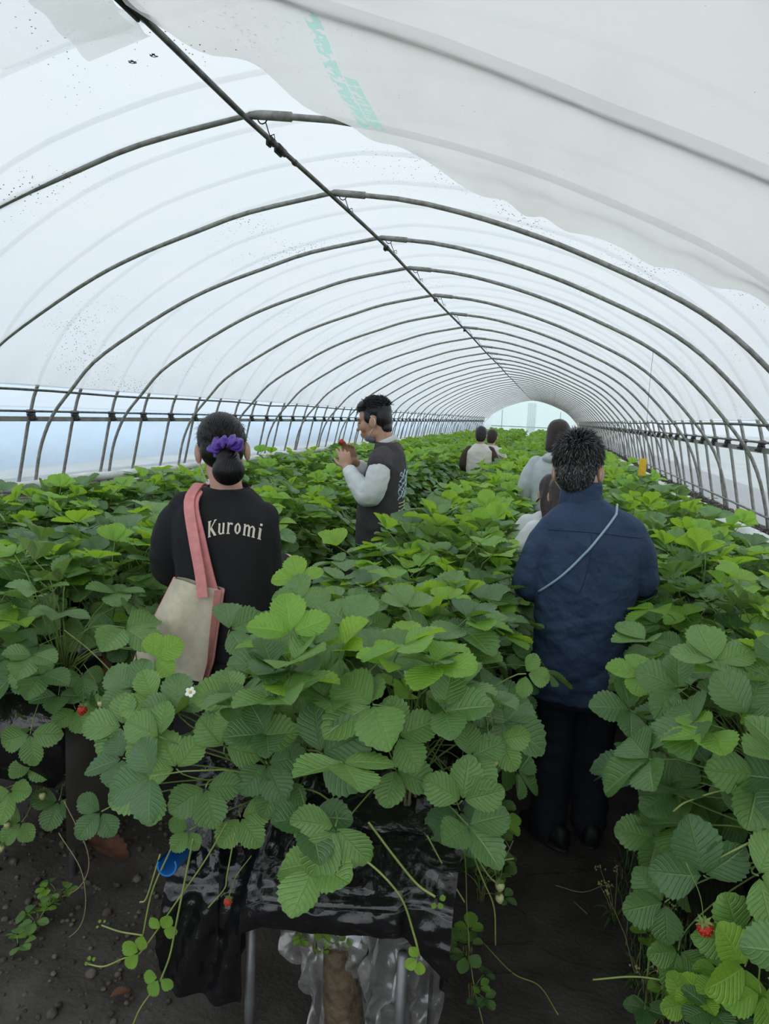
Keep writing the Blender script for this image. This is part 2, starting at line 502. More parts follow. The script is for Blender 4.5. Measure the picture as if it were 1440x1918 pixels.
# outer hoops, twice as close, seen sharply only below the film
po3 = [(x, 0, z) for x, z in POUT]
me_out = MB().tube(po3, .0135, 7).mesh('pipe', M['pipe_outer'])
def clamp_mesh(s):
    b = MB()
    x = out_x(1.60, s) - s * .012
    b.box((x, 0, 1.632), (.045, .06, .03), bevel=.006)
    b.box((x - s * .004, 0, 1.585), (.05, .052, .045), bevel=.008)
    b.tube([(x - s * .02, -.03, 1.61), (x - s * .035, -.03, 1.61)], .01, 6)
    b.tube([(x - s * .02, .02, 1.575), (x - s * .04, .02, 1.575)], .008, 6)
    b.box((x, 0, 1.61), (.02, .075, .012))
    return b.mesh('clamp', M['clamp'])
me_cl = {-1: clamp_mesh(-1), 1: clamp_mesh(1)}
y, k = Y0 + .3, 0
yy = 4.63 - .51 * 7
nv = 0
while yy < Y1 - .2:
    nv += 1
    e = empty('outer_hoop', (0, yy, 0), 0, 'slim outer post hoop with clamps beyond the film, %s from the front' % ordinal(nv), 'hoop', 'outer tunnel hoops')
    link('pipe', me_out, e)
    if yy > 3:
        for s in (-1, 1): link('clamp', me_cl[s], e)
    yy += .51
# ridge pipe, with film clips
rp_pts = [(hoop_shift(q) + CX - .02, q, 2.884 - .006 * math.sin(q * 1.1)) for q in np.linspace(Y0 + .1, Y1 - .1, 120)]
e = empty('ridge_pipe', (CX, Y0, 2.88), 0, 'long dark pipe running under the peak of the roof', 'pipe')
e.location = (0, 0, 0)
MB().tube(rp_pts, .0115, 8).obj('pipe', M['pipe_dark'], e)
for q, L in ((1.78, .16), (1.98, .15), (3.02, .05), (3.12, .09), (4.95, .06), (7.1, .07), (9.5, .07)):
    b = MB(); b.tube([(hoop_shift(q) + CX - .02, q - L / 2, 2.884), (hoop_shift(q) + CX - .02, q + L / 2, 2.884)], .017, 8)
    b.box((hoop_shift(q) + CX - .034, q, 2.874), (.012, L * .8, .02), bevel=.003)
    b.obj('film_clip', M['clamp'], e)
for q in (3.28, 8.8, 14.3):
    MB().tube([(hoop_shift(q) + CX - .02, q - .012, 2.884), (hoop_shift(q) + CX - .02, q + .012, 2.884)], .0145, 8).obj('joint', M['pipe_dark'], e)
# long rails along both sides
def rail(name, x, z, r, mat, label, wav=.0, box=None):
    b = MB()
    pts = [(x + wav * .5 * vnoise(q * .7, x), q, z + wav * vnoise(q * .9, 3 + x)) for q in np.linspace(Y0 + .1, Y1 - .1, 110)]
    if box:
        b.loft([[(p[0] + dx, p[1], p[2] + dz) for dx, dz in ((-box[0], -box[1]), (box[0], -box[1]), (box[0], box[1]), (-box[0], box[1]))] for p in pts])
    else: b.tube(pts, r, 7)
    return tag(b.obj(name, mat, smooth=not box), label, 'rail')
rail('film_rail', -3.70, 1.79, .0095, M['pipe_dark'], 'upper rail of the left side where the roof film ends', .035)
rail('winding_rail', out_x(1.635, -1) + .03, 1.635, .009, M['pipe_dark'], 'thin rail through the clamps on the left posts')
rail('channel_rail', out_x(1.575, -1) + .02, 1.575, 0, M['channel'], 'flat metal channel below the clamps on the left posts', 0, (.006, .019))
rail('film_rail', 1.30, 1.755, .010, M['pipe_dark'], 'upper rail of the right side where the roof film ends', .02)
rail('winding_rail', out_x(1.635, 1) - .03, 1.635, .009, M['pipe_dark'], 'thin rail through the clamps on the right posts')
rail('channel_rail', out_x(1.575, 1) - .02, 1.575, 0, M['channel'], 'flat metal channel below the clamps on the right posts', 0, (.006, .02))
rail('foot_rail', out_x(1.06, 1) - .03, 1.075, .010, M['pipe_outer'], 'low rail along the foot of the right posts', .01)
b = MB()
b.tube([(-3.98 + .02 * vnoise(q * 2, 1), q, 1.05 + .02 * vnoise(q * 1.7, 4)) for q in np.linspace(Y0 + .1, Y1 - .1, 160)], [.045 + .012 * vnoise(q * 3, 8) for q in np.linspace(Y0, Y1, 160)], 10)
tag(b.obj('film_roll', M['white_film']), 'white roll of film along the foot of the left posts', 'film roll')
b = MB()
b.grid(lambda u, v: (1.22 + .26 * u + .03 * vnoise(v * 90, 2), Y0 + (Y1 - Y0) * v, GZ + .02 + .05 * math.sin(PI * u) + .05 * vnoise(v * 70, u * 2) - .10 * (1 - u) ** 3), 6, 200)
tag(b.obj('ground_sheet', M['white_film']), 'crumpled white sheet between the plants and the right posts', 'sheet')

# loose inner sheet hanging under the near roof
EX = [-1.275, -1.265, -1.13, -.978, -.929, -.83, -.662, -.443, -.139, .196, .508, .752, 1.0, 1.3]
EY = [1.93, 2.07, 2.185, 2.255, 2.42, 2.6, 2.71, 2.995, 3.16, 3.125, 3.07, 2.915, 2.78, 2.6]
XA, XB = -1.275, 1.33
def brace_y(x): return float(np.interp(x, [-1.3, -1.0, -.7, -.33, .03, .5, 1.4], [1.66, 1.80, 1.955, 2.03, 2.10, 2.085, 2.0]))
def sheet(u, v):
    x = XA + (XB - XA) * u
    ye = float(np.interp(x, EX, EY)) + .012 * vnoise(x * 14, 3)
    y = -.5 + (ye + .5) * v
    z = prof_z(x)
    near_edge = max(0, (v - .8) / .2)
    d = .045 + .05 * min(1, (x - XA) / .4) + .02 * vnoise(x * 3 + 2, y * 3) + .012 * near_edge * math.sin(x * 26 + 4 * vnoise(x * 3, 1))
    yp = brace_y(x)
    g_ = math.exp(-((y - yp) / .13) ** 2)
    d = d * (1 - g_) + .046 * g_
    pin = math.exp(-((x - XA) / .12) ** 2)
    d += .03 * pin * math.sin(y * 30) * .4
    return (x, y, z - d)
b = MB(); b.grid(sheet, 110, 120)
b.uv = [(i / 110, j / 120) for i in range(111) for j in range(121)]
e = empty('hanging_sheet', (0, 0, 0), 0, 'loose warm-white film sheet sagging under the near roof, with faded green print', 'film sheet')
b.obj('film', M['sheet_film'], e)
b = MB()
def flap(u, v):
    # fan-folded tail of the sheet pulled over the ridge pipe
    y = 1.62 + .5 * u
    x = -1.31 - (.16 + .08 * u) * v
    return (x, y + .02 * v, 2.868 - .05 * v - .012 * math.sin(u * 22) * (1 - .5 * v))
b.grid(flap, 26, 10)
b.uv = [(.9, .1)] * len(b.v)
M['flap_film'] = film('flap_film', .35, (.9, .89, .86), .85, specks=.1, dirt=.2, tint=(.95, .94, .92))
b.obj('loose_flap', M['flap_film'], e)
b = MB()
b.grid(lambda u, v: (-1.33 - 1.2 * u, -.5 + (2.56 + .05 * vnoise(u * 6, 2) - .04 * u) * v, prof_z(-1.33 - 1.2 * u) - .03 - .01 * vnoise(u * 9, v * 20)), 20, 30)
b.uv = [(.9, .1)] * len(b.v)
M['clear_overlap'] = film('overlap_film', .72, (.85, .85, .83), .8, specks=.1, dirt=.2)
b.obj('overlap', M['clear_overlap'], e)
# pipe lying on the sheet
b = MB(); b.tube([(x, brace_y(x), z - .022) for x, z in PIN if x > -1.2][::2], .018, 8)
tag(b.obj('brace_pipe', M['pipe']), 'grey roof pipe showing through the near warm-white sheet', 'pipe')

# ---------------------------------------------------------------- leaves
def leaf_mat(name, up, dark, under, thru, rnd='object', trans=.20):
    m, n, l, out = new_mat(name)
    def math_(op, a, b=None, c=None):
        q = n.new('ShaderNodeMath'); q.operation = op
        for i, s in enumerate((a, b, c)):
            if s is None: continue
            if isinstance(s, (int, float)): q.inputs[i].default_value = s
            else: l.new(s, q.inputs[i])
        return q.outputs[0]
    uv = n.new('ShaderNodeUVMap'); uv.uv_map = 'UVMap'
    sp = n.new('ShaderNodeSeparateXYZ'); l.new(uv.outputs[0], sp.inputs[0])
    t = sp.outputs['X']
    av = math_('ABSOLUTE', math_('SUBTRACT', sp.outputs['Y'], .5))     # 0 at midrib .. .5 at the rim
    ph = math_('MULTIPLY', math_('SUBTRACT', t, math_('MULTIPLY', av, .62)), 2 * PI * 8.5)
    wave = math_('COSINE', ph)
    vein = math_('POWER', math_('MULTIPLY_ADD', wave, .5, .5), 7)
    mid = math_('SUBTRACT', 1, math_('MINIMUM', math_('MULTIPLY', av, 26), 1))
    veins = math_('MAXIMUM', math_('MULTIPLY', vein, .55), mid)
    if rnd == 'object':
        oi = n.new('ShaderNodeObjectInfo'); r = oi.outputs['Random']
    else:
        at = n.new('ShaderNodeAttribute'); at.attribute_name = 'rnd'; r = at.outputs['Fac']
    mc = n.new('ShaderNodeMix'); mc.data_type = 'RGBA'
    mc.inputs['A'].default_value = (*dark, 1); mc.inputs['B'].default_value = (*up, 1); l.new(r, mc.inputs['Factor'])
    nz = n.new('ShaderNodeTexNoise'); nz.inputs['Scale'].default_value = 9; nz.inputs['Detail'].default_value = 3
    l.new(uv.outputs[0], nz.inputs['Vector'])
    hv = n.new('ShaderNodeHueSaturation'); l.new(mc.outputs['Result'], hv.inputs['Color'])
    l.new(math_('MULTIPLY_ADD', nz.outputs['Fac'], .6, .7), hv.inputs['Value'])
    mv = n.new('ShaderNodeMix'); mv.data_type = 'RGBA'
    l.new(math_('MULTIPLY', veins, .30), mv.inputs['Factor']); l.new(hv.outputs['Color'], mv.inputs['A'])
    mv.inputs['B'].default_value = (up[0] * 1.9, up[1] * 1.5, up[2] * 1.7, 1)
    geo = n.new('ShaderNodeNewGeometry')
    mb_ = n.new('ShaderNodeMix'); mb_.data_type = 'RGBA'
    l.new(geo.outputs['Backfacing'], mb_.inputs['Factor']); l.new(mv.outputs['Result'], mb_.inputs['A'])
    mb_.inputs['B'].default_value = (*under, 1)
    bp = n.new('ShaderNodeBump'); bp.inputs['Strength'].default_value = .6; bp.inputs['Distance'].default_value = .005
    fine = n.new('ShaderNodeTexNoise'); fine.inputs['Scale'].default_value = 60; l.new(uv.outputs[0], fine.inputs['Vector'])
    hgt = math_('ADD', math_('MULTIPLY', veins, -1.0), math_('MULTIPLY', fine.outputs['Fac'], .35))
    l.new(hgt, bp.inputs['Height'])
    p = n.new('ShaderNodeBsdfPrincipled'); p.inputs['Roughness'].default_value = .40
    p.inputs['Specular IOR Level'].default_value = .85
    l.new(mb_.outputs['Result'], p.inputs['Base Color']); l.new(bp.outputs['Normal'], p.inputs['Normal'])
    tr = n.new('ShaderNodeBsdfTranslucent'); tr.inputs['Color'].default_value = (*thru, 1)
    l.new(bp.outputs['Normal'], tr.inputs['Normal'])
    mx = n.new('ShaderNodeMixShader'); mx.inputs[0].default_value = trans
    l.new(p.outputs[0], mx.inputs[1]); l.new(tr.outputs[0], mx.inputs[2])
    l.new(mx.outputs[0], out.inputs[0])
    return m
LEAF_A = ((.165, .325, .066), (.050, .138, .044), (.25, .36, .14), (.28, .50, .04))
LEAF_Y = ((.34, .60, .065), (.20, .44, .06), (.34, .52, .12), (.50, .80, .045))
M['leaf'] = leaf_mat('strawberry_leaf', *LEAF_A)
M['leaf_young'] = leaf_mat('young_strawberry_leaf', *LEAF_Y, trans=.42)
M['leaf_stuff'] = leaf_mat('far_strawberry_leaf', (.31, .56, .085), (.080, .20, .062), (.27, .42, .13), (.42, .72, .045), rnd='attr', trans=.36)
M['petiole'] = simple('petiole', (.20, .30, .075), .5, noise=(20, (.13, .20, .05)))
M['stalk_pale'] = simple('runner_stalk', (.30, .37, .10), .5, noise=(12, (.18, .26, .07)))

def leaflet(L, W, nt, nv, fold, arch, rng, teeth=True):
    """serrated obovate leaflet along +X from the origin; returns verts, faces, uvs"""
    nu = 2 * nt
    cols = [-1 + 2 * j / nv for j in range(nv + 1)]
    vs, uvs = [], []
    tw = rng.uniform(-.25, .25)
    ph = rng.uniform(0, 6.28)
    for i in range(nu + 1):
        t = i / nu
        hw = W * .5 * max(0.02, math.sin(PI * min(1, t ** 1.22))) ** .60 if 0 < t < 1 else W * .5 * (.05 if t == 0 else .22)
        for c in cols:
            x, yv = L * t, hw * c
            if abs(c) == 1 and teeth and t > .22:
                if i % 2: x += L * .020; yv *= 1.05
                else: x -= L * .012; yv *= .955
            x += L * .05 * abs(c) * (t - .5) * -.6
            z = fold * abs(yv) - arch * L * t * t + tw * yv * t
            z += .035 * L * math.sin(3.2 * t + 2.2 * c + ph) * abs(c)
            z += .012 * L * math.cos(2 * PI * nt * (t - .3 * abs(c))) * abs(c) * (1 - .4 * abs(c))
            vs.append((x, yv, z)); uvs.append((t, .5 + .5 * c))
    w_ = nv + 1
    fs = [(i * w_ + j, (i + 1) * w_ + j, (i + 1) * w_ + j + 1, i * w_ + j + 1) for i in range(nu) for j in range(nv)]
    return np.array(vs), fs, uvs

def leaf_shape(rng, end, pitch, cup, S, nt=9, nv=6, pet_r=.0022, pet_n=6, start=(0, 0, 0), pet=True, nleaf=3):
    """trifoliate leaf: petiole from the crown to end, blade tilted by pitch; returns MB"""
    b = MB(); b.uv = []
    ex, ez = end
    P0, P3 = np.array(start, float), np.array([ex, 0, ez])
    d = np.linalg.norm(P3 - P0)
    P1 = P0 + np.array([.08 * d, 0, .55 * d]) if ez > .05 else P0 + np.array([.25 * d, 0, .45 * d])
    P2 = P3 - np.array([math.cos(pitch) * .25 * d, 0, (math.sin(pitch) * .25 + .12) * d])
    if pet:
        pts = []
        for q in np.linspace(0, 1, pet_n):
            a = (1 - q)
            pts.append(a ** 3 * P0 + 3 * a * a * q * P1 + 3 * a * q * q * P2 + q ** 3 * P3)
        b.tube(pts, [pet_r * (1.25 - .45 * q) for q in np.linspace(0, 1, pet_n)], 5, mat=1)
        b.uv += [(.5, .5)] * (pet_n * 5)
    cp, sp_ = math.cos(pitch), math.sin(pitch)
    Rp = np.array([[cp, 0, -sp_], [0, 1, 0], [sp_, 0, cp]])
    for a in ((0, 1.32, -1.32) if nleaf == 3 else (0,)):
        a += rng.uniform(-.12, .12)
        Lf = S * (1.06 if abs(a) < .5 else .96) * rng.uniform(.93, 1.07)
        v, f, uv = leaflet(Lf, Lf * rng.uniform(.80, .92), nt, nv, math.tan(rng.uniform(.12, .42)) if cup < .5 else .5, rng.uniform(.0, .22), rng)
        v[:, 0] += .006
        cc = cup + rng.uniform(-.12, .12)
        Rc = np.array([[math.cos(cc), 0, -math.sin(cc)], [0, 1, 0], [math.sin(cc), 0, math.cos(cc)]])
        Rz = np.array([[math.cos(a), -math.sin(a), 0], [math.sin(a), math.cos(a), 0], [0, 0, 1]])
        v = v @ Rc.T @ Rz.T @ Rp.T + P3
        b.add(v, f, 0); b.uv += uv
    return b

CLS = {}
def make_variants(lod):
    rng = random.Random(11)
    res = {'top': [], 'mid': [], 'out': [], 'low': []}
    hi = lod == 0
    def mk(cls, k):
        for i in range(k):
            if cls == 'top': e, p, c, S = (rng.uniform(.02, .12), rng.uniform(.37, .50)), rng.uniform(.0, .45), rng.uniform(.15, .65), rng.uniform(.078, .102)
            elif cls == 'mid': e, p, c, S = (rng.uniform(.11, .25), rng.uniform(.30, .45)), rng.uniform(-.35, .15), rng.uniform(.0, .45), rng.uniform(.092, .120)
            elif cls == 'out': e, p, c, S = (rng.uniform(.22, .37), rng.uniform(.10, .36)), rng.uniform(-.75, -.2), rng.uniform(-.05, .3), rng.uniform(.094, .125)
            else: e, p, c, S = (rng.uniform(.20, .32), rng.uniform(-.14, .14)), rng.uniform(-1.25, -.65), rng.uniform(-.1, .2), rng.uniform(.085, .115)
            young = (cls == 'top' and i % 2 == 0) or (cls == 'mid' and i % 4 == 0)
            if hi: b = leaf_shape(rng, e, p, c, S)
            else: b = leaf_shape(rng, e, p, c, S, nt=2, nv=2, pet=False)
            res[cls].append((b, young))
    mk('top', 10); mk('mid', 12); mk('out', 12); mk('low', 8)
    return res
VAR = make_variants(0)
VMESH = {c: [b.mesh('leaf', [M['leaf_young'] if y else M['leaf'], M['petiole']]) for b, y in v] for c, v in VAR.items()}
VLOW = make_variants(1)
VXY = {c: [np.array(b.v)[:, :2] for b, y in v] for c, v in VAR.items()}

# ---------------------------------------------------------------- beds
BEDS = [('right bed', .80, 1.25), ('middle bed', -.46, 1.62), ('second bed', -1.80, 2.0), ('leftmost bed', -2.98, 2.0)]
CROWN_Z = .70
def plan_leaves(rng, side, front, near_=False):
    """leaf list for one plant: class, variant, azimuth, tilt, scale; side = +-1 the path side"""
    out = []
    for cls, k in (('top', 5), ('mid', 8), ('out', (4 if front == 2 else 8) if near_ else 5), ('low', (0 if front == 2 else 4) if near_ else 2)):
        for i in range(k + (rng.random() < .4) + (2 if front == 1 and cls == 'out' else 0) + (3 if front == 2 and cls == 'mid' else 0)):
            az0 = 0 if side > 0 else PI
            if cls in ('top',): az = rng.uniform(0, 2 * PI)
            elif cls == 'mid': az = az0 + rng.gauss(0, 1.5)
            else:
                az = az0 + rng.gauss(0, .75)
                if front and rng.random() < .6: az = -PI / 2 + rng.gauss(0, .6)
            out.append((cls, rng.randrange(len(VAR[cls])), az, rng.gauss(0, .20), rng.gauss(0, .20), rng.uniform(.78, 1.08)))
    return out
def project(p):
    v = Vector(p) - Vector((0, 0, CAM_Z))
    z = v.dot(CAM_W)
    if z < .1: return None
    return 720 + F_PX * v.dot(CAM_R) / z, 959 - F_PX * v.dot(CAM_U) / z, z
cands = []
for bi, (bn, bx, by) in enumerate(BEDS):
    for side in (-1, 1):
        rng = random.Random(100 + bi * 2 + side)
        y, k = by + (.09 if side > 0 else 0), 0
        while y < Y1 - .6:
            x = bx + side * (.13 + rng.uniform(-.03, .03))
            q = project((x, y, 1.0))
            seen = q is not None and -170 < q[0] < 1600 and q[1] < 2150
            cands.append((y if seen else 99, bi, side, x, y + rng.uniform(-.03, .03), (2 if bi == 1 else 1) if y - by < .25 else 0, seen))
            y += .235
seen = sorted([c for c in cands if c[6]], key=lambda c: c[0])
near, far = seen[:300], seen[300:]
count = {}
M['crown'] = simple('crown', (.16, .15, .07), .8, noise=(30, (.08, .06, .03)))
cb = MB()
rngc = random.Random(5)
for i in range(9):
    a = rngc.uniform(0, 6.28); r_ = rngc.uniform(.0, .02)
    cb.tube([(r_ * math.cos(a), r_ * math.sin(a), -.03), (1.5 * r_ * math.cos(a), 1.5 * r_ * math.sin(a), .01), (2.2 * r_ * math.cos(a), 2.2 * r_ * math.sin(a), .06)], [.008, .006, .003], 5)
me_crown = cb.mesh('crown', M['crown'])
for c in near:
    _, bi, side, x, y, front, _s = c
    rng = random.Random(int(x * 1000) * 7919 + int(y * 1000))
    key = (bi, side); count[key] = count.get(key, 0) + 1
    lab = 'leafy strawberry plant, %s from the front in the %s row of the %s' % (ordinal(count[key]), 'left' if side < 0 else 'right', BEDS[bi][0])
    e = empty('strawberry_plant', (x, y, CROWN_Z), 0, lab, 'plant', 'strawberry plants in the raised beds')
    link('crown', me_crown, e)
    sc_pl = rng.uniform(.92, 1.08)
    for cls, vi, az, ta, tb, s in plan_leaves(rng, side, front, y < 4):
        if y > 5 and cls == 'low' and rng.random() < .6: continue
        if y < 3.0 and bi < 2:      # the path where people stand stays passable
            ca, sa = math.cos(az), math.sin(az)
            wx = x + (VXY[cls][vi] @ np.array([ca, -sa])) * s * sc_pl
            if (bi == 1 and wx.max() > .05) or (bi == 0 and wx.min() < .17): continue
        link('leaf', VMESH[cls][vi], e, None, (ta, tb, az), s * sc_pl)
# everything further down the tunnel: one mass of leaves
LOWV = {}
for cname, lst in VLOW.items():
    LOWV[cname] = [(np.array(b.v), np.array(b.f), np.array(b.uv)) for b, _y in lst]
AV, AF, AU, AR = [], [], [], []
base = 0
def rotm(ta, tb, az):
    ca, sa, cb_, sb, cz, sz = math.cos(ta), math.sin(ta), math.cos(tb), math.sin(tb), math.cos(az), math.sin(az)
    Rx = np.array([[1, 0, 0], [0, ca, -sa], [0, sa, ca]]); Ry = np.array([[cb_, 0, sb], [0, 1, 0], [-sb, 0, cb_]]); Rz = np.array([[cz, -sz, 0], [sz, cz, 0], [0, 0, 1]])
    return Rz @ Ry @ Rx
for c in far:
    _, bi, side, x, y, front, _s = c
    rng = random.Random(int(x * 1000) * 7919 + int(y * 1000))
    for cls, vi, az, ta, tb, s in plan_leaves(rng, side, False):
        if cls == 'low' and y > 10: continue
        if y > 22 and cls == 'out' and rng.random() < .5: continue
        v, f, u = LOWV[cls][vi]
        AV.append((v @ rotm(ta, tb, az).T) * s + np.array([x, y, CROWN_Z]))
        AF.append(f + base); AU.append(u)
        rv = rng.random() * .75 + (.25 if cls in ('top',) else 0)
        AR.append(np.full(len(v), rv, dtype=np.float32))
        base += len(v)
AV = np.vstack(AV); AF = np.vstack(AF); AU = np.vstack(AU); AR = np.concatenate(AR)
me = bpy.data.meshes.new('distant_strawberry_foliage')
me.vertices.add(len(AV)); me.vertices.foreach_set('co', AV.astype(np.float32).ravel())
me.loops.add(AF.size); me.loops.foreach_set('vertex_index', AF.astype(np.int32).ravel())
me.polygons.add(len(AF)); me.polygons.foreach_set('loop_start', np.arange(0, AF.size, 4, dtype=np.int32))
me.polygons.foreach_set('use_smooth', np.ones(len(AF), dtype=bool))
me.update(calc_edges=True)
uvl = me.uv_layers.new(name='UVMap'); uvl.data.foreach_set('uv', AU[AF.ravel()].astype(np.float32).ravel())
at = me.attributes.new('rnd', 'FLOAT', 'POINT'); at.data.foreach_set('value', AR)
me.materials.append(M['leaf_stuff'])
tag(link('distant_strawberry_foliage', me), 'mass of strawberry leaves filling the beds towards the far end', 'plants', None, 'stuff')

# raised benches that carry the plants
def bench(bi, label, y0, skirt_mat):
    bn, bx, _ = BEDS[bi]
    e = empty('planter_bench', (bx, y0, 0), 0, label, 'planter bench', 'raised planter benches')
    L = Y1 - .5 - y0
    b = MB(); ny = 60
    def sect(y):
        w = .255 + .012 * vnoise(y * 2, bi)
        return [(-w + .03, y, .40), (-w, y, .47), (-w - .01, y, .66), (-w + .03, y, .705), (0, y, .70 + .02 * vnoise(y * 3, 5)), (w - .03, y, .705), (w + .01, y, .66), (w, y, .47), (w - .03, y, .40)]
    b.loft([sect(q) for q in np.linspace(.14 if bi == 1 else 0, L, ny)])
    b.obj('trough', M['blackfilm'], e)
    for s in (-1, 1):
        b = MB()
        b.grid(lambda u, v: (s * (.275 + .02 * vnoise(v * 40, 3 * s) * u + .01 * math.sin(v * 230)), L * v + (.02 if bi == 1 else 0), .64 - (.46 + .05 * vnoise(v * 30, s)) * u), 6, 150)
        b.obj('side_film', skirt_mat, e)
    yy = .05 if bi == 1 else .12
    lm = MB().tube([(0, 0, -.02), (0, 0, .42)], .014, 8).mesh('leg', M['leg'])
    while yy < min(L, 16):
        for s in (-1, 1):
            link('leg', lm, e, (s * .20, yy, 0))
        yy += 1.6
    for s in (-1, 1):
        MB().tube([(s * .22, .25, .40), (s * .22, L, .40)], .013, 8).obj('rail', M['leg'], e)
    return e
bench_r = bench(0, 'long raised planter bench under the right-hand strawberries', 1.15, M['blackfilm'])
bench_m = bench(1, 'long raised planter bench of the middle row with draped black film end', 1.46, M['blackfilm'])
bench_2 = bench(2, 'long raised planter bench left of the path with the tote bag', 1.92, M['greyfilm'])
bench_l = bench(3, 'long raised planter bench nearest the left side film', 1.9, M['blackfilm'])

# ---------------------------------------------------------------- people
from mathutils import noise as mnoise
from mathutils.bvhtree import BVHTree
M['skin'] = simple('skin', (.56, .33, .23), .5, sss=.12, noise=(9, (.50, .27, .18)))
M['skin_pale'] = simple('skin_pale', (.62, .38, .28), .5, sss=.12, noise=(9, (.55, .31, .22)))
M['hair_black'] = simple('black_hair', (.010, .009, .010), .34, spec=.45, bump=(90, .3))
M['hair_brown'] = simple('brown_hair', (.028, .017, .013), .4, spec=.4, bump=(90, .3))
M['hair_grey'] = simple('grey_hair', (.24, .24, .24), .45)
M['hair_salt'] = simple('salt_hair', (.045, .045, .048), .42)
M['navy'] = simple('navy_shirt', (.036, .066, .140), .8, noise=(7, (.022, .042, .092)), bump=(8, .9, .045))
M['navy_seam'] = simple('navy_seam', (.020, .034, .07), .85)
M['navy_dark'] = simple('dark_trousers', (.010, .013, .024), .85, noise=(5, (.006, .008, .014)))
M['shoe'] = simple('black_shoe', (.012, .012, .014), .6, noise=(30, (.006, .006, .007)))
M['black_cloth'] = simple('black_sweatshirt', (.012, .012, .014), .9, noise=(6, (.008, .008, .009)), bump=(150, .2))
M['cream'] = simple('cream_canvas', (.66, .60, .47), .9, noise=(40, (.58, .52, .40)), bump=(250, .2))
M['pink'] = simple('pink_strap', (.78, .30, .30), .8, noise=(40, (.66, .25, .25)))
M['purple'] = simple('purple_satin', (.085, .022, .33), .38, sheen=.3)
M['mask_white'] = simple('white_mask', (.78, .78, .78), .8)
M['mask_grey'] = simple('grey_mask', (.16, .17, .19), .8)
M['vest'] = simple('brown_grey_vest', (.062, .054, .058), .85, noise=(8, (.045, .038, .042)), bump=(120, .3))
M['white_cloth'] = simple('white_sleeve', (.74, .76, .76), .85, noise=(6, (.64, .66, .66)))
M['grey_cloth'] = simple('pale_grey_jacket', (.58, .62, .64), .85, noise=(6, (.48, .52, .54)))
M['cream_cloth'] = simple('cream_top', (.72, .69, .62), .85, noise=(6, (.62, .59, .52)))
M['brown_cloth'] = simple('brown_sleeve', (.060, .035, .028), .85)
M['print_cream'] = simple('cream_print', (.74, .69, .55), .7)
M['print_blue'] = simple('pale_blue_print', (.5, .66, .74), .7)
M['cord_blue'] = simple('pale_blue_cord', (.34, .46, .56), .6)
M['black'] = simple('black_strap', (.01, .01, .012), .6)
M['red'] = simple('strawberry_red', (.55, .022, .015), .35, noise=(60, (.42, .012, .01)), bump=(160, .5))
M['pale_fruit'] = simple('unripe_strawberry', (.55, .58, .30), .45, noise=(30, (.45, .50, .22)))
M['seed'] = simple('strawberry_seed', (.55, .42, .12), .5)

def remesh(mb, voxel, smooth=4, wr=None, name='body', mats=None):
    """one continuous surface from overlapping pieces"""
    me = mb.mesh('tmp', [], True)
    fix_normals(me)
    o = bpy.data.objects.new('tmp', me); COL.objects.link(o)
    md = o.modifiers.new('r', 'REMESH'); md.mode = 'VOXEL'; md.voxel_size = voxel
    if smooth:
        sm = o.modifiers.new('s', 'SMOOTH'); sm.factor = .5; sm.iterations = smooth
    dg = bpy.context.evaluated_depsgraph_get()
    ev = o.evaluated_get(dg)
    out = bpy.data.meshes.new_from_object(ev)
    bpy.data.objects.remove(o); bpy.data.meshes.remove(me)
    out.name = name
    n = len(out.vertices)
    if wr and n:
        co = np.empty(n * 3, dtype=np.float32); out.vertices.foreach_get('co', co); co = co.reshape(-1, 3)
        no = np.array([v.normal[:] for v in out.vertices])
        d = np.array([wr(Vector(p)) for p in co])
        co = co + no * d[:, None]
        out.vertices.foreach_set('co', co.astype(np.float32).ravel())
    out.materials.clear()
    for m in mats: out.materials.append(m)
    out.polygons.foreach_set('use_smooth', np.ones(len(out.polygons), dtype=bool))
    out.update()
    return out

def limb(mb, pts, rs, n=14, sub=6):
    """tapered limb through joints"""
    P = catmull([tuple(p) for p in pts], sub * (len(pts) - 1) + 1)
    R = np.interp(np.linspace(0, 1, len(P)), np.linspace(0, 1, len(rs)), rs)
    mb.tube([tuple(p) for p in P], list(R), n)
    mb.ell(P[0], rs[0], 12, 8); mb.ell(P[-1], rs[-1], 12, 8)

def torso(mb, rings, n=32, ex=2.4):
    rr = []
    Z = np.array(rings)
    zz = catmull(Z, 8 * (len(rings) - 1) + 1)
    for z, cx, cy, rx, ry in zz:
        ring = []
        for j in range(n):
            t = 2 * PI * j / n
            c, s = math.cos(t), math.sin(t)
            ring.append((cx + rx * math.copysign(abs(c) ** (2 / ex), c), cy + ry * math.copysign(abs(s) ** (2 / ex), s), z))
        rr.append(ring)
    mb.loft(rr)

def head(mb, c, R, s=1.0, ears=True):
    """head facing +Y in its own frame"""
    c = Vector(c)
    def E(p, r, rot=None):
        mb.ell(c + R @ (Vector(p) * s), [q * s for q in r], 18, 12, R @ rot if rot is not None else R)
    E((0, -.010, .030), (.073, .092, .082))
    E((0, .028, -.028), (.061, .062, .084))
    E((0, .052, -.094), (.029, .026, .020))
    for q in (-1, 1):
        E((q * .034, .012, -.072), (.026, .042, .030))
        E((q * .040, .055, -.030), (.026, .028, .030))
        if ears: E((q * .080, -.008, -.014), (.011, .021, .034), Matrix.Rotation(.25, 3, 'X') @ Matrix.Rotation(q * -.35, 3, 'Z'))
    E((0, .090, -.012), (.010, .014, .030), Matrix.Rotation(.22, 3, 'X'))
    E((0, .104, -.036), (.013, .012, .010))
    E((0, .087, -.066), (.020, .009, .006)); E((0, .084, -.079), (.016, .009, .007))
    E((0, .077, .016), (.048, .014, .012))

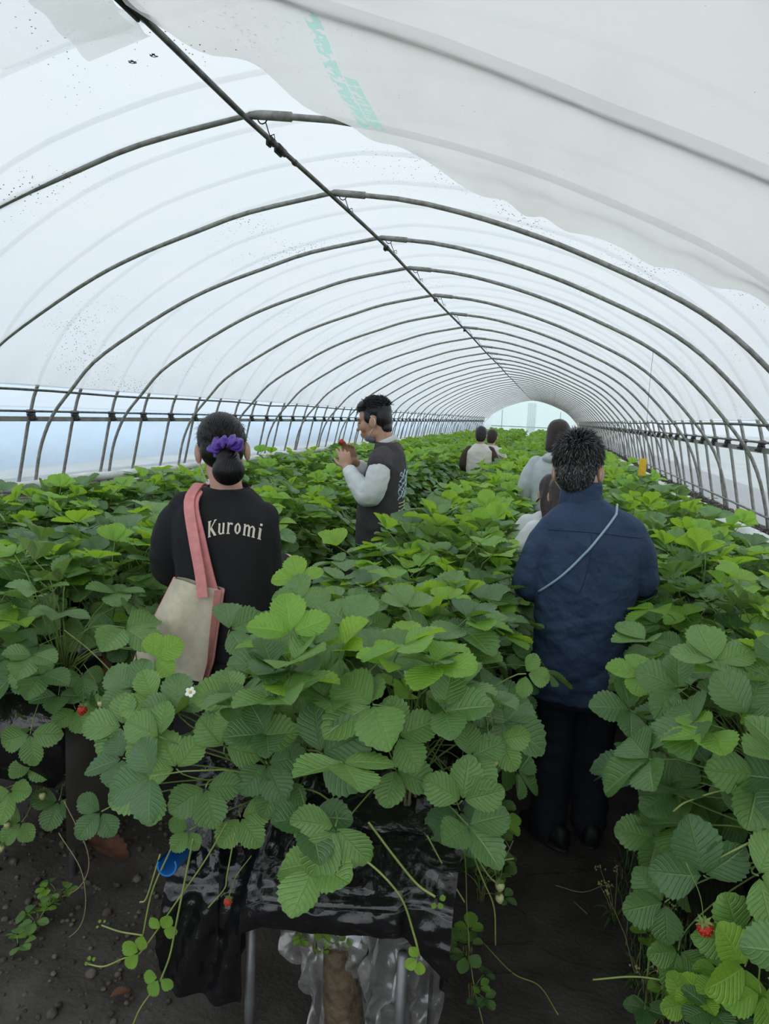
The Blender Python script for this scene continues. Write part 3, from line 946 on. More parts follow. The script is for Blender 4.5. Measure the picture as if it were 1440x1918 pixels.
def hand(mb, w, d, nrm, side, curl=.5, spread=.10, s=1.0, curls=None, thumb=(.55, .35)):
    """palm and five bent fingers; d = pointing direction, nrm = out of the back of the hand"""
    w = Vector(w); d = Vector(d).normalized(); nrm = (Vector(nrm) - d * Vector(nrm).dot(d)).normalized()
    a = d.cross(nrm) * side          # towards the thumb
    Rm = Matrix((a, d, nrm)).transposed()
    mb.ell(w + d * .045 * s, (.040 * s, .052 * s, .015 * s), 14, 10, Rm)
    for i, (off, L) in enumerate(((.030, .070), (.010, .078), (-.010, .072), (-.029, .056))):
        base = w + d * (.078 - .004 * abs(i - 1)) * s + a * off * s
        cu = curls[i] if curls else curl * (1 + .12 * i)
        dd = (d + a * spread * (1.5 - i) * .5).normalized()
        pts, p, ang = [base - dd * .02 * s, base], base, 0.0
        for k, f in enumerate((.45, .32, .23)):
            ang += cu * (.8 if k == 0 else 1.0)
            dr = dd * math.cos(ang) - nrm * math.sin(ang)
            p = p + dr * L * f * s
            pts.append(p)
        mb.tube(pts, [.0088 * s, .0088 * s, .0082 * s, .0076 * s, .0062 * s], 9)
        mb.ell(pts[-1], .0062 * s, 8, 6)
    tb = w + d * .022 * s + a * .030 * s
    t1 = (d * .75 + a * .75 - nrm * thumb[1]).normalized(); t2 = (d * 1.0 + a * .15 - nrm * thumb[0]).normalized()
    pts = [tb - t1 * .015 * s, tb + t1 * .028 * s, tb + t1 * .036 * s + t2 * .022 * s, tb + t1 * .036 * s + t2 * .042 * s]
    mb.tube(pts, [.0125 * s, .0105 * s, .0092 * s, .0068 * s], 9); mb.ell(pts[-1], .0068 * s, 8, 6)

def strands(name, parent, c, R, s, N, mats, region, length, lift, seed, width=.0022, droop=.4, bias=(0, 0, 0), ell=None):
    """short hairs growing from the skull: one mesh of thin tapered blades"""
    rng = random.Random(seed)
    b = MB()
    c = Vector(c)
    k = 0
    A, B = ell or ((.074, .093, .083), (0, -.010, .030))
    while k < N:
        u = Vector((rng.gauss(0, 1), rng.gauss(0, 1), rng.gauss(0, 1))).normalized()
        if not region(u): continue
        k += 1
        p = Vector((u.x * A[0] + B[0], u.y * A[1] + B[1], u.z * A[2] + B[2]))
        nrm = Vector((u.x / A[0], u.y / A[1], u.z / A[2])).normalized()
        flow = Vector(bias) + Vector((rng.gauss(0, .25), rng.gauss(0, .25), rng.gauss(0, .25)))
        flow = flow - nrm * flow.dot(nrm)
        L = length(u) * rng.uniform(.7, 1.2)
        d1 = (nrm * lift(u) + flow).normalized()
        p1 = p + d1 * L * .55
        p2 = p1 + (d1 * .6 + flow * .5 + Vector((0, 0, -droop * .5)) * (1 - max(0, u.z))).normalized() * L * .5
        q = [p - nrm * .004, p1, p2]
        sd = d1.cross(nrm + Vector((.1, .2, .05))).normalized()
        wd = width * rng.uniform(.7, 1.3)
        vs = [c + R @ (x * s) for x in (q[0] - sd * wd, q[0] + sd * wd, q[1] + sd * wd * .8, q[1] - sd * wd * .8, q[2], q[0] + nrm * wd * 1.2, q[1] + nrm * wd)]
        b.add(vs, [(0, 1, 2, 3), (3, 2, 4), (0, 3, 6, 5), (5, 6, 2, 1), (6, 4, 2), (3, 4, 6)], rng.choices(range(len(mats)), [m[1] for m in mats])[0])
    o = b.obj(name, [m[0] for m in mats], parent)
    return o

def on_surface(me, pts, dirv, off, far=1.0):
    """press points against a garment along dirv"""
    bvh = BVHTree.FromPolygons([v.co[:] for v in me.vertices], [p.vertices[:] for p in me.polygons])
    d = Vector(dirv).normalized()
    out = []
    for p in pts:
        p = Vector(p)
        hit = bvh.ray_cast(p - d * far, d)
        out.append((hit[0] - d * off) if hit[0] is not None else p)
    return out

def wrinkles(a, fx, fz, seed=0.0, diag=0.0):
    def f(p):
        q = Vector((p.x * fx + seed, p.y * fx, (p.z + diag * p.x) * fz))
        r = 1 - abs(mnoise.noise(q)) * 2
        return a * (r * .6 + mnoise.noise(q * 2.1) * .5)
    return f

I3 = Matrix.Identity(3)
def rotx(a): return Matrix.Rotation(a, 3, 'X')
def roty(a): return Matrix.Rotation(a, 3, 'Y')
def rotz(a): return Matrix.Rotation(a, 3, 'Z')

# ---- man in the navy shirt, seen from behind
e = empty('person', (.185, 2.80, 0), 0, 'grey-haired person in a long navy shirt standing with back turned between beds', 'person')
hc, hR = Vector((-.072, .045, 1.535)), rotz(-.18) @ rotx(-.22) @ roty(-.05)
b = MB()
head(b, hc, hR, 1.10)
limb(b, [(-.065, .03, 1.50), (-.05, .02, 1.42), (-.01, .01, 1.30)], [.056, .052, .06])
torso(b, [(.80, 0, 0, .12, .08), (1.0, 0, 0, .12, .08), (1.2, 0, 0, .13, .08), (1.32, 0, 0, .13, .065), (1.36, 0, 0, .06, .05)])
for sx, kn in ((-1, 0), (1, 1)):
    limb(b, [(sx * .075, .01, .82), (sx * .076, .035, .45), (sx * .08, .015, .10)], [.06, .045, .035])
limb(b, [(-.16, 0, 1.30), (-.21, .01, 1.09), (-.19, .22, 1.0)], [.05, .042, .034]); hand(b, (-.19, .22, 1.0), (.2, 1, -.2), (-.3, .1, 1), 1, .4)
limb(b, [(.15, 0, 1.30), (.195, .03, 1.13), (.24, .25, 1.04)], [.05, .042, .034]); hand(b, (.24, .25, 1.04), (0, 1, -.1), (.3, .1, 1), -1, .4)
link('body', remesh(b, .006, 3, None, 'body', [M['skin']]), e)
b = MB()
torso(b, [(.625, -.01, .0, .185, .125), (.75, -.01, .0, .182, .128), (.95, -.01, 0, .180, .125), (1.12, -.01, -.005, .192, .122), (1.25, 0, -.012, .200, .115), (1.33, 0, -.012, .195, .095), (1.375, -.01, -.008, .155, .080), (1.405, -.03, -.002, .10, .068), (1.43, -.045, .004, .078, .064)])
limb(b, [(-.150, -.01, 1.305), (-.198, -.015, 1.22), (-.228, -.005, 1.09), (-.21, .09, 1.035), (-.19, .16, 1.02)], [.060, .062, .062, .058, .055])
limb(b, [(.140, -.01, 1.305), (.178, -.01, 1.23), (.205, .02, 1.13), (.22, .12, 1.07), (.23, .2, 1.05)], [.060, .062, .060, .056, .052])
w1, w2 = wrinkles(.006, 5, 13, 3.1, .5), wrinkles(.008, 4, 16, 8.7, -.3)
def wman(p):
    k = min(1, max(0, (1.2 - p.z) / .25))
    fold = .006 * math.sin(9 * (p.x * 3 + p.z * 2.2)) * math.exp(-((p.z - 1.02) / .16) ** 2) * (1 if p.y < 0 else .3)
    pleat = .006 * math.exp(-((p.x + .01 + .06 * (1.3 - p.z)) / .016) ** 2) * min(1, max(0, (1.31 - p.z) / .05)) if p.y < 0 else 0
    return 1.1 * (w1(p) * (.35 + .65 * k) + w2(p) * k) + 1.3 * fold + pleat
shirt = remesh(b, .0075, 5, wman, 'shirt', [M['navy']])
link('shirt', shirt, e)
# stand collar
b = MB()
rings = []
for z, r, lean in ((1.385, .088, 0), (1.42, .083, .0), (1.465, .080, .004), (1.482, .077, .005), (1.470, .071, .005), (1.42, .069, 0)):
    rings.append([(-.055 + r * math.cos(t), .012 + lean + r * .9 * math.sin(t), z + .018 * math.cos(t - PI * .5) * -1 * .6 + .01 * math.cos(t)) for t in np.linspace(0, 2 * PI, 28, endpoint=False)])
b.loft(rings, cap=False)
b.obj('collar', M['navy'], e)
# seams: yoke across the shoulders, stitched collar seat
pts = [(-.17 + .34 * t, 0, 1.302 + .012 * math.cos((t - .5) * 2.6) + .02 * (.5 - t) * .3) for t in np.linspace(0, 1, 30)]
MB().tube(on_surface(shirt, pts, (0, 1, 0), .0005), .0022, 6).obj('yoke_seam', M['navy_seam'], e)
pts = [(-.010 + .012 * math.sin(t * 3) - .03 * t, 0, 1.305 - .22 * t) for t in np.linspace(0, 1, 16)]
MB().tube(on_surface(shirt, pts, (0, 1, 0), .0005), .002, 6).obj('pleat_seam', M['navy_seam'], e)
# cord of the cross-body bag
pts = [(.075 - .265 * t, 0, 1.385 - .33 * t - .02 * math.sin(PI * t)) for t in np.linspace(0, 1, 26)]
pts = on_surface(shirt, pts, (0, 1, 0), .004)
pts = [Vector((.085, .03, 1.41)), Vector((.08, -.02, 1.405))] + pts
MB().tube(pts, .0048, 8).obj('bag_cord', M['cord_blue'], e)
# trousers and shoes
b = MB()
torso(b, [(.60, 0, 0, .150, .11), (.75, 0, 0, .155, .115), (.85, 0, 0, .15, .11)])
limb(b, [(-.078, 0, .80), (-.078, .02, .45), (-.082, -.01, .06)], [.088, .080, .074])
limb(b, [(.075, .02, .80), (.078, .05, .45), (.082, .04, .07)], [.088, .080, .072])
link('trousers', remesh(b, .009, 4, wrinkles(.008, 7, 14, 1.2), 'trousers', [M['navy_dark']]), e)
def shoe(mb, x, y, a):
    R = rotz(a)
    def T(p): return Vector((x, y, 0)) + R @ Vector(p)
    rr = []
    for t, w_, h in ((-.10, .020, .06), (-.09, .032, .085), (-.05, .038, .090), (0, .040, .082), (.06, .046, .062), (.11, .046, .050), (.15, .036, .042), (.168, .014, .03)):
        rr.append([T((w_ * math.copysign(abs(math.cos(q)) ** .7, math.cos(q)), t, .012 + max(0, h * .5 + h * .5 * math.sin(q)))) for q in np.linspace(0, 2 * PI, 16, endpoint=False)])
    mb.loft(rr)
    sole = []
    for zz in (0.001, .016):
        sole.append([T((.047 * math.cos(q) * (1 - .1 * math.sin(q)), .035 + .140 * math.sin(q), zz)) for q in np.linspace(0, 2 * PI, 24, endpoint=False)])
    mb.loft(sole)
for x, y, a in ((-.075, -.03, .75), (.085, .045, .10)):
    b = MB(); shoe(b, x, y, a); o = b.obj('shoe', M['shoe'], e); fix_normals(o.data)
# hair: cap and bristles
def hreg(u): return (u.z > .15 or (u.y < .15 and u.z > -.78)) and not (u.y > .55 and u.z < .55) and not (abs(u.x) > .6 and u.y > -.35 and u.z < -.12)
b = MB(); b.ell(hc + hR @ Vector((0, -.016, .038)) * 1.1, [.078 * 1.1, .092 * 1.1, .082 * 1.1], 28, 20, hR)
b.ell(hc + hR @ Vector((0, -.058, -.02)) * 1.1, [.060 * 1.1, .046 * 1.1, .062 * 1.1], 20, 14, hR)
hair = empty('hair', (0, 0, 0)); hair.parent = e
link('scalp_hair', remesh(b, .006, 3, None, 'scalp_hair', [M['hair_salt']]), hair)
strands('bristles', hair, hc, hR, 1.10, 5200, [(M['hair_salt'], 5), (M['hair_grey'], 3.2), (M['hair_black'], 4)], hreg, lambda u: .026 + .014 * max(0, u.z), lambda u: .28 + .5 * max(0, u.z) ** 2, 3, .0016, .9, (0, .15, -.75), ((.077, .092, .083), (0, -.014, .036)))
strands('bristles', hair, hc, hR, 1.10, 2600, [(M['hair_grey'], 4), (M['hair_salt'], 5), (M['hair_black'], 2)], lambda u: u.y < .2 and u.z < .5, lambda u: .020, lambda u: .16, 5, .0016, 1.0, (0, .05, -.95), ((.062, .047, .064), (0, -.058, -.02)))
strands('bristles', hair, hc, hR, 1.10, 1400, [(M['hair_grey'], 6), (M['hair_salt'], 4)], lambda u: abs(u.x) > .45 and u.z < .35 and -.5 < u.z and u.y < -.25, lambda u: .018, lambda u: .16, 6, .0016, 1.0, (0, -.1, -.95), ((.076, .080, .070), (0, -.014, .02)))
# mask loops behind the ears
for q in (-1, 1):
    pts = [hc + hR @ (Vector(p) * 1.1) for p in ((q * .072, .004, .020), (q * .079, -.020, .006), (q * .081, -.022, -.020), (q * .076, -.004, -.045), (q * .066, .045, -.062), (q * .055, .075, -.07))]
    MB().tube([tuple(p) for p in catmull(pts, 20)], .0022, 6).obj('mask_loop', M['mask_white'], e)
pts = hc + hR @ (Vector((0, .078, -.06)) * 1.1)
b = MB(); b.ell(pts, (.066, .045, .055), 18, 12, hR); b.obj('face_mask', M['mask_white'], e)

# ---- young woman in the black sweatshirt with the tote bag
e = empty('person', (-1.10, 2.25, 0), 0, 'black-haired person in a black printed sweatshirt with purple scrunchie, back turned', 'person')
hc, hR = Vector((-.035, .03, 1.575)), rotz(.42) @ rotx(-.20) @ roty(-.10)
b = MB()
head(b, hc, hR, 1.06)
limb(b, [(-.02, .01, 1.52), (.0, -.01, 1.45), (.01, -.005, 1.36)], [.056, .056, .07])
torso(b, [(.75, .02, 0, .13, .09), (1.0, .02, 0, .12, .08), (1.2, .02, 0, .13, .08), (1.33, .01, 0, .13, .06), (1.40, .01, 0, .07, .05)])
for sx in (-1, 1): limb(b, [(sx * .075 + .02, 0, .80), (sx * .07 + .02, .02, .45), (sx * .06 + .02, 0, .08)], [.08, .055, .042])
limb(b, [(-.17, 0, 1.34), (-.23, .08, 1.13), (-.09, .16, 1.37)], [.045, .036, .028])
hand(b, (-.09, .16, 1.37), (-.10, .06, 1), (-.2, -1, .1), 1, .75)
limb(b, [(.14, 0, 1.33), (.15, .04, 1.14), (.125, .20, 1.13), (.12, .24, 1.13)], [.042, .034, .03, .028]); hand(b, (.12, .24, 1.13), (-.3, 1, .2), (0, .2, 1), -1, .5)
link('body', remesh(b, .006, 3, None, 'body', [M['skin_pale']]), e)
b = MB()
torso(b, [(.84, .01, .0, .185, .125), (.98, .01, .0, .18, .125), (1.12, .005, -.004, .183, .122), (1.25, .0, -.01, .190, .115), (1.34, 0, -.012, .19, .098), (1.40, 0, -.008, .135, .078), (1.442, .005, -.004, .082, .066)])
limb(b, [(-.150, -.006, 1.352), (-.205, .0, 1.27), (-.238, .03, 1.165), (-.235, .06, 1.115), (-.175, .12, 1.22), (-.12, .155, 1.32)], [.066, .074, .076, .072, .060, .048])
limb(b, [(.135, -.006, 1.345), (.142, .0, 1.25), (.140, .03, 1.14), (.135, .12, 1.12), (.125, .2, 1.13)], [.058, .058, .060, .056, .05])
sweat = remesh(b, .0075, 6, (lambda wa, wb: (lambda p: (wa(p) * (.25 if (p.y < 0 and abs(p.x - .06) < .13 and p.z > 1.05) else 1) + .5 * wb(p) * (1 if p.x < -.12 else .15))))(wrinkles(.006, 5, 9, 2.2), wrinkles(.010, 7, 12, 5.5, 1.0)), 'sweatshirt', [M['black_cloth']])
link('sweatshirt', sweat, e)
b = MB()
rr = []
for z, r in ((1.425, .079), (1.445, .078), (1.453, .0735), (1.44, .070)):
    rr.append([(.005 + r * math.cos(t), -.004 + r * .85 * math.sin(t), z - .004 + .012 * -math.sin(t) * -1 * .8) for t in np.linspace(0, 2 * PI, 30, endpoint=False)])
b.loft(rr, cap=False); b.obj('neckband', M['black_cloth'], e)
b = MB()
torso(b, [(.42, .01, 0, .20, .15), (.7, .01, 0, .185, .13), (.9, .01, 0, .165, .12)])
link('skirt', remesh(b, .010, 4, wrinkles(.01, 9, 5, 4.4), 'skirt', [M['black_cloth']]), e)
for x, a in ((-.06, .1), (.09, -.1)):
    b = MB(); shoe(b, x, 0, a); o = b.obj('shoe', M['shoe'], e); fix_normals(o.data)
# printed lettering, arched across the back
GL = {  # strokes as (x0, y0, x1, y1, width0, width1) in a letter box one unit high
    'K': (.74, [(.16, .0, .16, 1.0, .17, .17), (.04, .97, .30, .97, .07, .07), (.04, .03, .30, .03, .07, .07), (.24, .46, .62, .96, .07, .10), (.30, .52, .64, .04, .17, .17), (.52, .97, .72, .97, .06, .06), (.54, .03, .76, .03, .06, .06)]),
    'u': (.62, [(.14, .12, .14, .68, .15, .15), (.04, .68, .18, .68, .06, .06), (.14, .10, .32, .02, .13, .08), (.32, .02, .46, .12, .08, .10), (.48, .02, .48, .68, .15, .15), (.38, .68, .52, .68, .06, .06), (.50, .03, .60, .06, .07, .04)]),
    'r': (.48, [(.15, .0, .15, .68, .15, .15), (.04, .68, .18, .68, .06, .06), (.03, .03, .30, .03, .06, .06), (.18, .54, .34, .68, .07, .10), (.36, .66, .46, .58, .13, .12)]),
    'o': (.60, [(.14, .20, .14, .50, .16, .16), (.46, .20, .46, .50, .16, .16), (.14, .50, .30, .68, .13, .08), (.30, .68, .46, .50, .08, .13), (.14, .20, .30, .02, .13, .08), (.30, .02, .46, .20, .08, .13)]),
    'm': (.94, [(.14, .0, .14, .68, .15, .15), (.04, .68, .18, .68, .06, .06), (.47, .0, .47, .58, .15, .15), (.80, .0, .80, .58, .15, .15), (.18, .54, .34, .68, .06, .10), (.34, .68, .47, .56, .10, .13), (.51, .54, .67, .68, .06, .10), (.67, .68, .80, .56, .10, .13), (.04, .03, .25, .03, .06, .06), (.37, .03, .58, .03, .06, .06), (.70, .03, .92, .03, .06, .06)]),
    'i': (.32, [(.16, .0, .16, .68, .15, .15), (.05, .68, .19, .68, .06, .06), (.05, .03, .28, .03, .06, .06), (.16, .84, .16, .98, .15, .15)])}
def lettering(text, me, centre, size, span, curve, tilt, parent, mat, tdir=(0, 1, 0)):
    tot = sum(GL[ch][0] for ch in text) + .10 * (len(text) - 1)
    x = 0
    for ch in text:
        w_, st = GL[ch]
        bq = MB()
        for x0, y0, x1, y1, wa, wb in st:
            dx, dy = x1 - x0, y1 - y0
            L = math.hypot(dx, dy); nx, ny = -dy / L, dx / L
            ks = 4
            quad = []
            for i in range(ks + 1):
                t = i / ks; ww = (wa + (wb - wa) * t) / 2
                quad += [(x0 + dx * t + nx * ww, y0 + dy * t + ny * ww), (x0 + dx * t - nx * ww, y0 + dy * t - ny * ww)]
            P = []
            for qx, qy in quad:
                f = ((x + qx) / tot - .5)
                px = f * span; py = qy * size - curve * f * f * 4 + curve * .5
                ang = -curve * 8 * f / span * .55
                P.append((centre[0] + px + py * 0 + qy * size * -ang * .35, 0, centre[1] + py + tilt * px))
            P = on_surface(me, P, tdir, .0022)
            bq.add(P, [(2 * i, 2 * i + 1, 2 * i + 3, 2 * i + 2) for i in range(ks)])
        o = bq.obj('letter', mat, parent, smooth=False)
        x += w_ + .10
printing = empty('printed_word', (0, 0, 0)); printing.parent = e
lettering('Kuromi', sweat, (.078, 1.290), .054, .178, .020, .0, printing, M['print_cream'])
# hair: sleek cap combed back into a low ball
b = MB()
def HC(p): return hc + hR @ (Vector(p) * 1.06)
b.ell(HC((0, -.018, .036)), [.080 * 1.06, .092 * 1.06, .086 * 1.06], 30, 20, hR)
b.ell(HC((0, -.050, -.01)), [.072 * 1.06, .055 * 1.06, .066 * 1.06], 24, 16, hR)
M['hair_sleek'] = simple('sleek_black_hair', (.006, .005, .006), .36, spec=.3)
nn, ll = M['hair_sleek'].node_tree.nodes, M['hair_sleek'].node_tree.links
pn = [q for q in nn if q.type == 'BSDF_PRINCIPLED'][0]
tcn = nn.new('ShaderNodeTexCoord'); wv = nn.new('ShaderNodeTexWave'); wv.inputs['Scale'].default_value = 38; wv.inputs['Distortion'].default_value = 2.5; wv.inputs['Detail'].default_value = 3; wv.bands_direction = 'X'
bpn = nn.new('ShaderNodeBump'); bpn.inputs['Strength'].default_value = .35; bpn.inputs['Distance'].default_value = .004
ll.new(tcn.outputs['Object'], wv.inputs['Vector']); ll.new(wv.outputs['Fac'], bpn.inputs['Height']); ll.new(bpn.outputs['Normal'], pn.inputs['Normal'])
link('hair', remesh(b, .005, 4, None, 'hair', [M['hair_sleek']]), e)
b = MB()
b.ell((.052, -.098, 1.513), (.056, .052, .052), 24, 16, roty(-.25)); b.ell((.040, -.080, 1.555), (.040, .042, .034), 18, 12)
link('hair_ball', remesh(b, .005, 4, None, 'hair_ball', [M['hair_sleek']]), e)
b = MB()
def scr(u, v):
    t = 2 * PI * u; q = 2 * PI * v
    r = .018 + .007 * math.sin(9 * t) + .004 * math.sin(17 * t + 2) + .004 * math.sin(3 * q + 5 * t)
    R_ = .040
    p = Vector(((R_ + r * math.cos(q)) * math.cos(t), r * math.sin(q) * 1.1, (R_ + r * math.cos(q)) * math.sin(t) * .55))
    return Vector((.036, -.084, 1.594)) + roty(-.22) @ rotx(.75) @ p
b.grid(scr, 90, 16); b.obj('scrunchie', M['purple'], e)
fl = strands('flyaway_hair', e, hc, hR, 1.075, 500, [(M['hair_black'], 1)], lambda u: u.y < .4 and u.z > -.5, lambda u: .055, lambda u: .04, 9, .0009, .3, (0, -1, -.5))
b = MB()
b.tube([tuple(p) for p in catmull([HC(p) for p in ((-.076, .004, .018), (-.083, -.018, .002), (-.080, -.016, -.03), (-.070, .018, -.075), (-.060, .05, -.10))], 20)], .0024, 6)
b.tube([tuple(p) for p in catmull([HC(p) for p in ((-.078, .010, .016), (-.080, .014, -.02), (-.072, .035, -.07), (-.060, .06, -.10))], 16)], .0020, 6)
b.obj('mask_loop', M['mask_white'], e)
b = MB(); b.ell(HC((-.030, .062, -.115)), (.042, .030, .024), 16, 10, hR @ roty(.5)); b.obj('face_mask', M['mask_white'], e)

# ---- tote bag on her shoulder
bag = empty('tote_bag', (-1.28, 2.2, .78), 0, 'cream canvas tote bag with pink straps on the shoulder of the black sweatshirt', 'bag')
bag.location = (0, 0, 0)
def bagpt(u, v, s):
    # u across, v down; s = side of the bag
    topw, botw = .165, .27
    x = -1.125 + (u - .5) * (topw + (botw - topw) * min(1, v * 1.3)) - .11 * v
    y = 2.085 + s * (.012 + .035 * math.sin(PI * min(1, v * .9 + .05)) * math.sin(PI * u) ** .6) + .02 * u
    z = 1.127 + .03 * (u - .5) * -1 - .33 * v + .015 * math.sin(PI * u) * (-1 if v < .1 else 0) * 0
    return (x, y + .006 * math.sin(9 * u + 3 * v), z)
b = MB(); b.grid(lambda u, v: bagpt(u, v, -1), 20, 20); b.grid(lambda u, v: bagpt(u, v, 1), 20, 20)
for uu in (0, 1): b.grid(lambda u, v: tuple(np.array(bagpt(uu, v, -1)) * (1 - u) + np.array(bagpt(uu, v, 1)) * u), 4, 20)
b.grid(lambda u, v: tuple(np.array(bagpt(u, 1, -1)) * (1 - v) + np.array(bagpt(u, 1, 1)) * v), 20, 3)
b.obj('canvas', M['cream'], bag)
b = MB()
for uu in (0, 1): b.tube([np.array(bagpt(uu, v, 0)) + np.array([(-.001 if uu == 0 else .001), 0, 0]) for v in np.linspace(0, 1, 20)], .006, 6)
b.obj('side_piping', M['pink'], bag)
b = MB(); b.grid(lambda u, v: (bagpt(1, v, 0)[0] + .002 - .016 * u * (1 - v), bagpt(1, v, 0)[1] - .016 - .02 * u, bagpt(1, v, 0)[2] + .003), 4, 12)
b.obj('lining', M['pink'], bag)
def strap(mb, pts, wv, th=.003):
    pts = [Vector(p) for p in catmull(pts, 26)]
    rr = []
    for i, p in enumerate(pts):
        t = (pts[min(i + 1, 25)] - pts[max(i - 1, 0)]).normalized()
        a = Vector(wv); a = (a - t * a.dot(t)).normalized(); nn_ = t.cross(a)
        W = .0185
        rr.append([p + a * W + nn_ * th, p - a * W + nn_ * th, p - a * W - nn_ * th, p + a * W - nn_ * th])
    mb.loft(rr)
b = MB()
strap(b, [(-1.090, 2.058, 1.09), (-1.108, 2.070, 1.17), (-1.142, 2.09, 1.28), (-1.185, 2.135, 1.395), (-1.195, 2.20, 1.440), (-1.21, 2.27, 1.445), (-1.225, 2.35, 1.40), (-1.225, 2.37, 1.28)], (1, 0, 0))
o = b.obj('strap', M['pink'], bag, smooth=False)
b = MB()
strap(b, [(-1.070, 2.10, 1.09), (-1.095, 2.10, 1.17), (-1.128, 2.108, 1.28), (-1.172, 2.140, 1.388), (-1.18, 2.20, 1.432), (-1.195, 2.27, 1.436), (-1.21, 2.35, 1.39), (-1.21, 2.37, 1.28)], (1, 0, 0))
b.obj('strap', M['pink'], bag, smooth=False)

# ---- young man in the dark vest looking at a strawberry
e = empty('person', (-.985, 4.10, 0), PI / 2, 'person in a dark vest over white sleeves in profile, lifting a red strawberry', 'person')
# local +Y points to the left of the picture, local -X towards the camera
hc, hR = Vector((0, .060, 1.685)), rotx(-.22)
b = MB()
head(b, hc, hR, 1.06)
limb(b, [(0, .02, 1.65), (0, -.005, 1.57), (0, -.03, 1.47)], [.056, .056, .075], sub=5)
torso(b, [(.90, 0, .0, .15, .10), (1.15, 0, 0, .14, .095), (1.32, 0, -.02, .16, .095), (1.46, 0, -.03, .15, .08), (1.53, 0, -.03, .08, .06)])
for sx in (-1, 1): limb(b, [(sx * .08, 0, .9), (sx * .08, .03, .5), (sx * .08, 0, .09)], [.085, .06, .045])
limb(b, [(-.19, -.03, 1.46), (-.22, .0, 1.255), (-.13, .165, 1.375), (-.10, .195, 1.40)], [.045, .04, .030, .027], sub=5)
hand(b, (-.10, .19, 1.395), (.22, .35, 1), (-.85, -.35, .1), -1, .35, .14, 1.0, (.30, .40, .52, .6), (.5, .5))
limb(b, [(.19, -.03, 1.46), (.22, .0, 1.26), (.10, .16, 1.39), (.06, .20, 1.43)], [.045, .04, .030, .027], sub=5)
hand(b, (.06, .20, 1.43), (-.30, .35, 1), (.8, .35, .1), 1, .45, .08, 1.0, (.30, .38, .6, .7), (.5, .5))
link('body', remesh(b, .0048, 2, None, 'body', [M['skin']]), e)
b = MB()
for q in (-1, 1):
    c_ = hc + hR @ (Vector((q * .034, .079, -.004)) * 1.06)
    b.ell(c_, (.014, .006, .0028), 12, 6, hR)
b.obj('eyes', M['black'], e)
b = MB()
for q in (-1, 1):
    pts = [hc + hR @ (Vector(p) * 1.06) for p in ((q * .016, .090, .018), (q * .034, .087, .023), (q * .054, .070, .017))]
    b.tube(pts, [.003, .0035, .0015], 6)
b.obj('eyebrows', M['hair_black'], e)
b = MB()   # vest: body without sleeves
torso(b, [(.92, 0, .0, .185, .135), (1.08, 0, .0, .185, .135), (1.22, 0, -.005, .19, .130), (1.34, 0, -.022, .198, .120), (1.45, 0, -.035, .185, .098), (1.515, 0, -.035, .12, .080), (1.555, 0, -.025, .078, .068)])
for s in (-1, 1): limb(b, [(s * .15, -.035, 1.475), (s * .195, -.032, 1.435)], [.066, .072])
vest = remesh(b, .007, 4, wrinkles(.008, 6, 10, 7.7, .4), 'vest', [M['vest']])
link('vest', vest, e)
for s in (-1, 1):
    b = MB()
    limb(b, [(s * .185, -.03, 1.455), (s * .222, -.03, 1.37), (s * .232, -.005, 1.275), (s * .215, .035, 1.255), (s * .165, .115, 1.325), (s * .125, .165, 1.373)] if s < 0 else
         [(s * .185, -.03, 1.455), (s * .222, -.03, 1.37), (s * .225, .0, 1.28), (s * .205, .04, 1.275), (s * .14, .115, 1.345), (s * .10, .16, 1.39)], [.062, .068, .070, .066, .054, .042])
    link('sleeve', remesh(b, .006, 4, wrinkles(.007, 12, 14, 3.3 + s), 'sleeve', [M['white_cloth']]), e)
b = MB(); rr = []
for z, r in ((1.545, .072), (1.565, .070), (1.575, .066), (1.565, .062)):
    rr.append([(r * math.cos(t), -.018 + r * .95 * math.sin(t), z - .030 * math.sin(t)) for t in np.linspace(0, 2 * PI, 26, endpoint=False)])
b.loft(rr, cap=False); b.obj('shirt_collar', M['white_cloth'], e)
b = MB()
limb(b, [(-.085, 0, .95), (-.085, .03, .5), (-.085, 0, .05)], [.10, .085, .075]); limb(b, [(.085, 0, .95), (.085, .03, .5), (.085, 0, .05)], [.10, .085, .075])
link('trousers', remesh(b, .010, 3, None, 'trousers', [M['navy_dark']]), e)
for x in (-.085, .085):
    b = MB(); shoe(b, x, 0, 0); o = b.obj('shoe', M['shoe'], e); fix_normals(o.data)
# hair: full on top, faded at the sides
b = MB()
def HC(p): return hc + hR @ (Vector(p) * 1.06)
b.ell(HC((0, -.020, .050)), [.077 * 1.06, .090 * 1.06, .078 * 1.06], 26, 18, hR)
b.ell(HC((0, .035, .088)), [.062 * 1.06, .052 * 1.06, .034 * 1.06], 20, 14, hR)
b.ell(HC((0, -.052, .010)), [.074 * 1.06, .054 * 1.06, .078 * 1.06], 24, 16, hR)
b.ell(HC((0, -.060, -.055)), [.054 * 1.06, .036 * 1.06, .040 * 1.06], 20, 14, hR)
for q in (-1, 1): b.ell(HC((q * .060, .018, .018)), [.016 * 1.06, .026 * 1.06, .036 * 1.06], 14, 10, hR)
hair = empty('hair', (0, 0, 0)); hair.parent = e
link('scalp_hair', remesh(b, .006, 3, None, 'scalp_hair', [M['hair_black']]), hair)
strands('tufts', hair, HC((0, -.005, .012)), hR, 1.08, 1500, [(M['hair_black'], 1)], lambda u: u.z > .3, lambda u: .026, lambda u: .28, 13, .003, .2, (0, .6, 0))
for q in (-1, 1):
    pts = [HC(p) for p in ((q * .074, .0, .022), (q * .084, -.022, .004), (q * .082, -.020, -.026), (q * .070, .012, -.062), (q * .056, .035, -.085))]
    MB().tube([tuple(p) for p in catmull(pts, 18)], .0022, 6).obj('mask_loop', M['mask_white'], e)
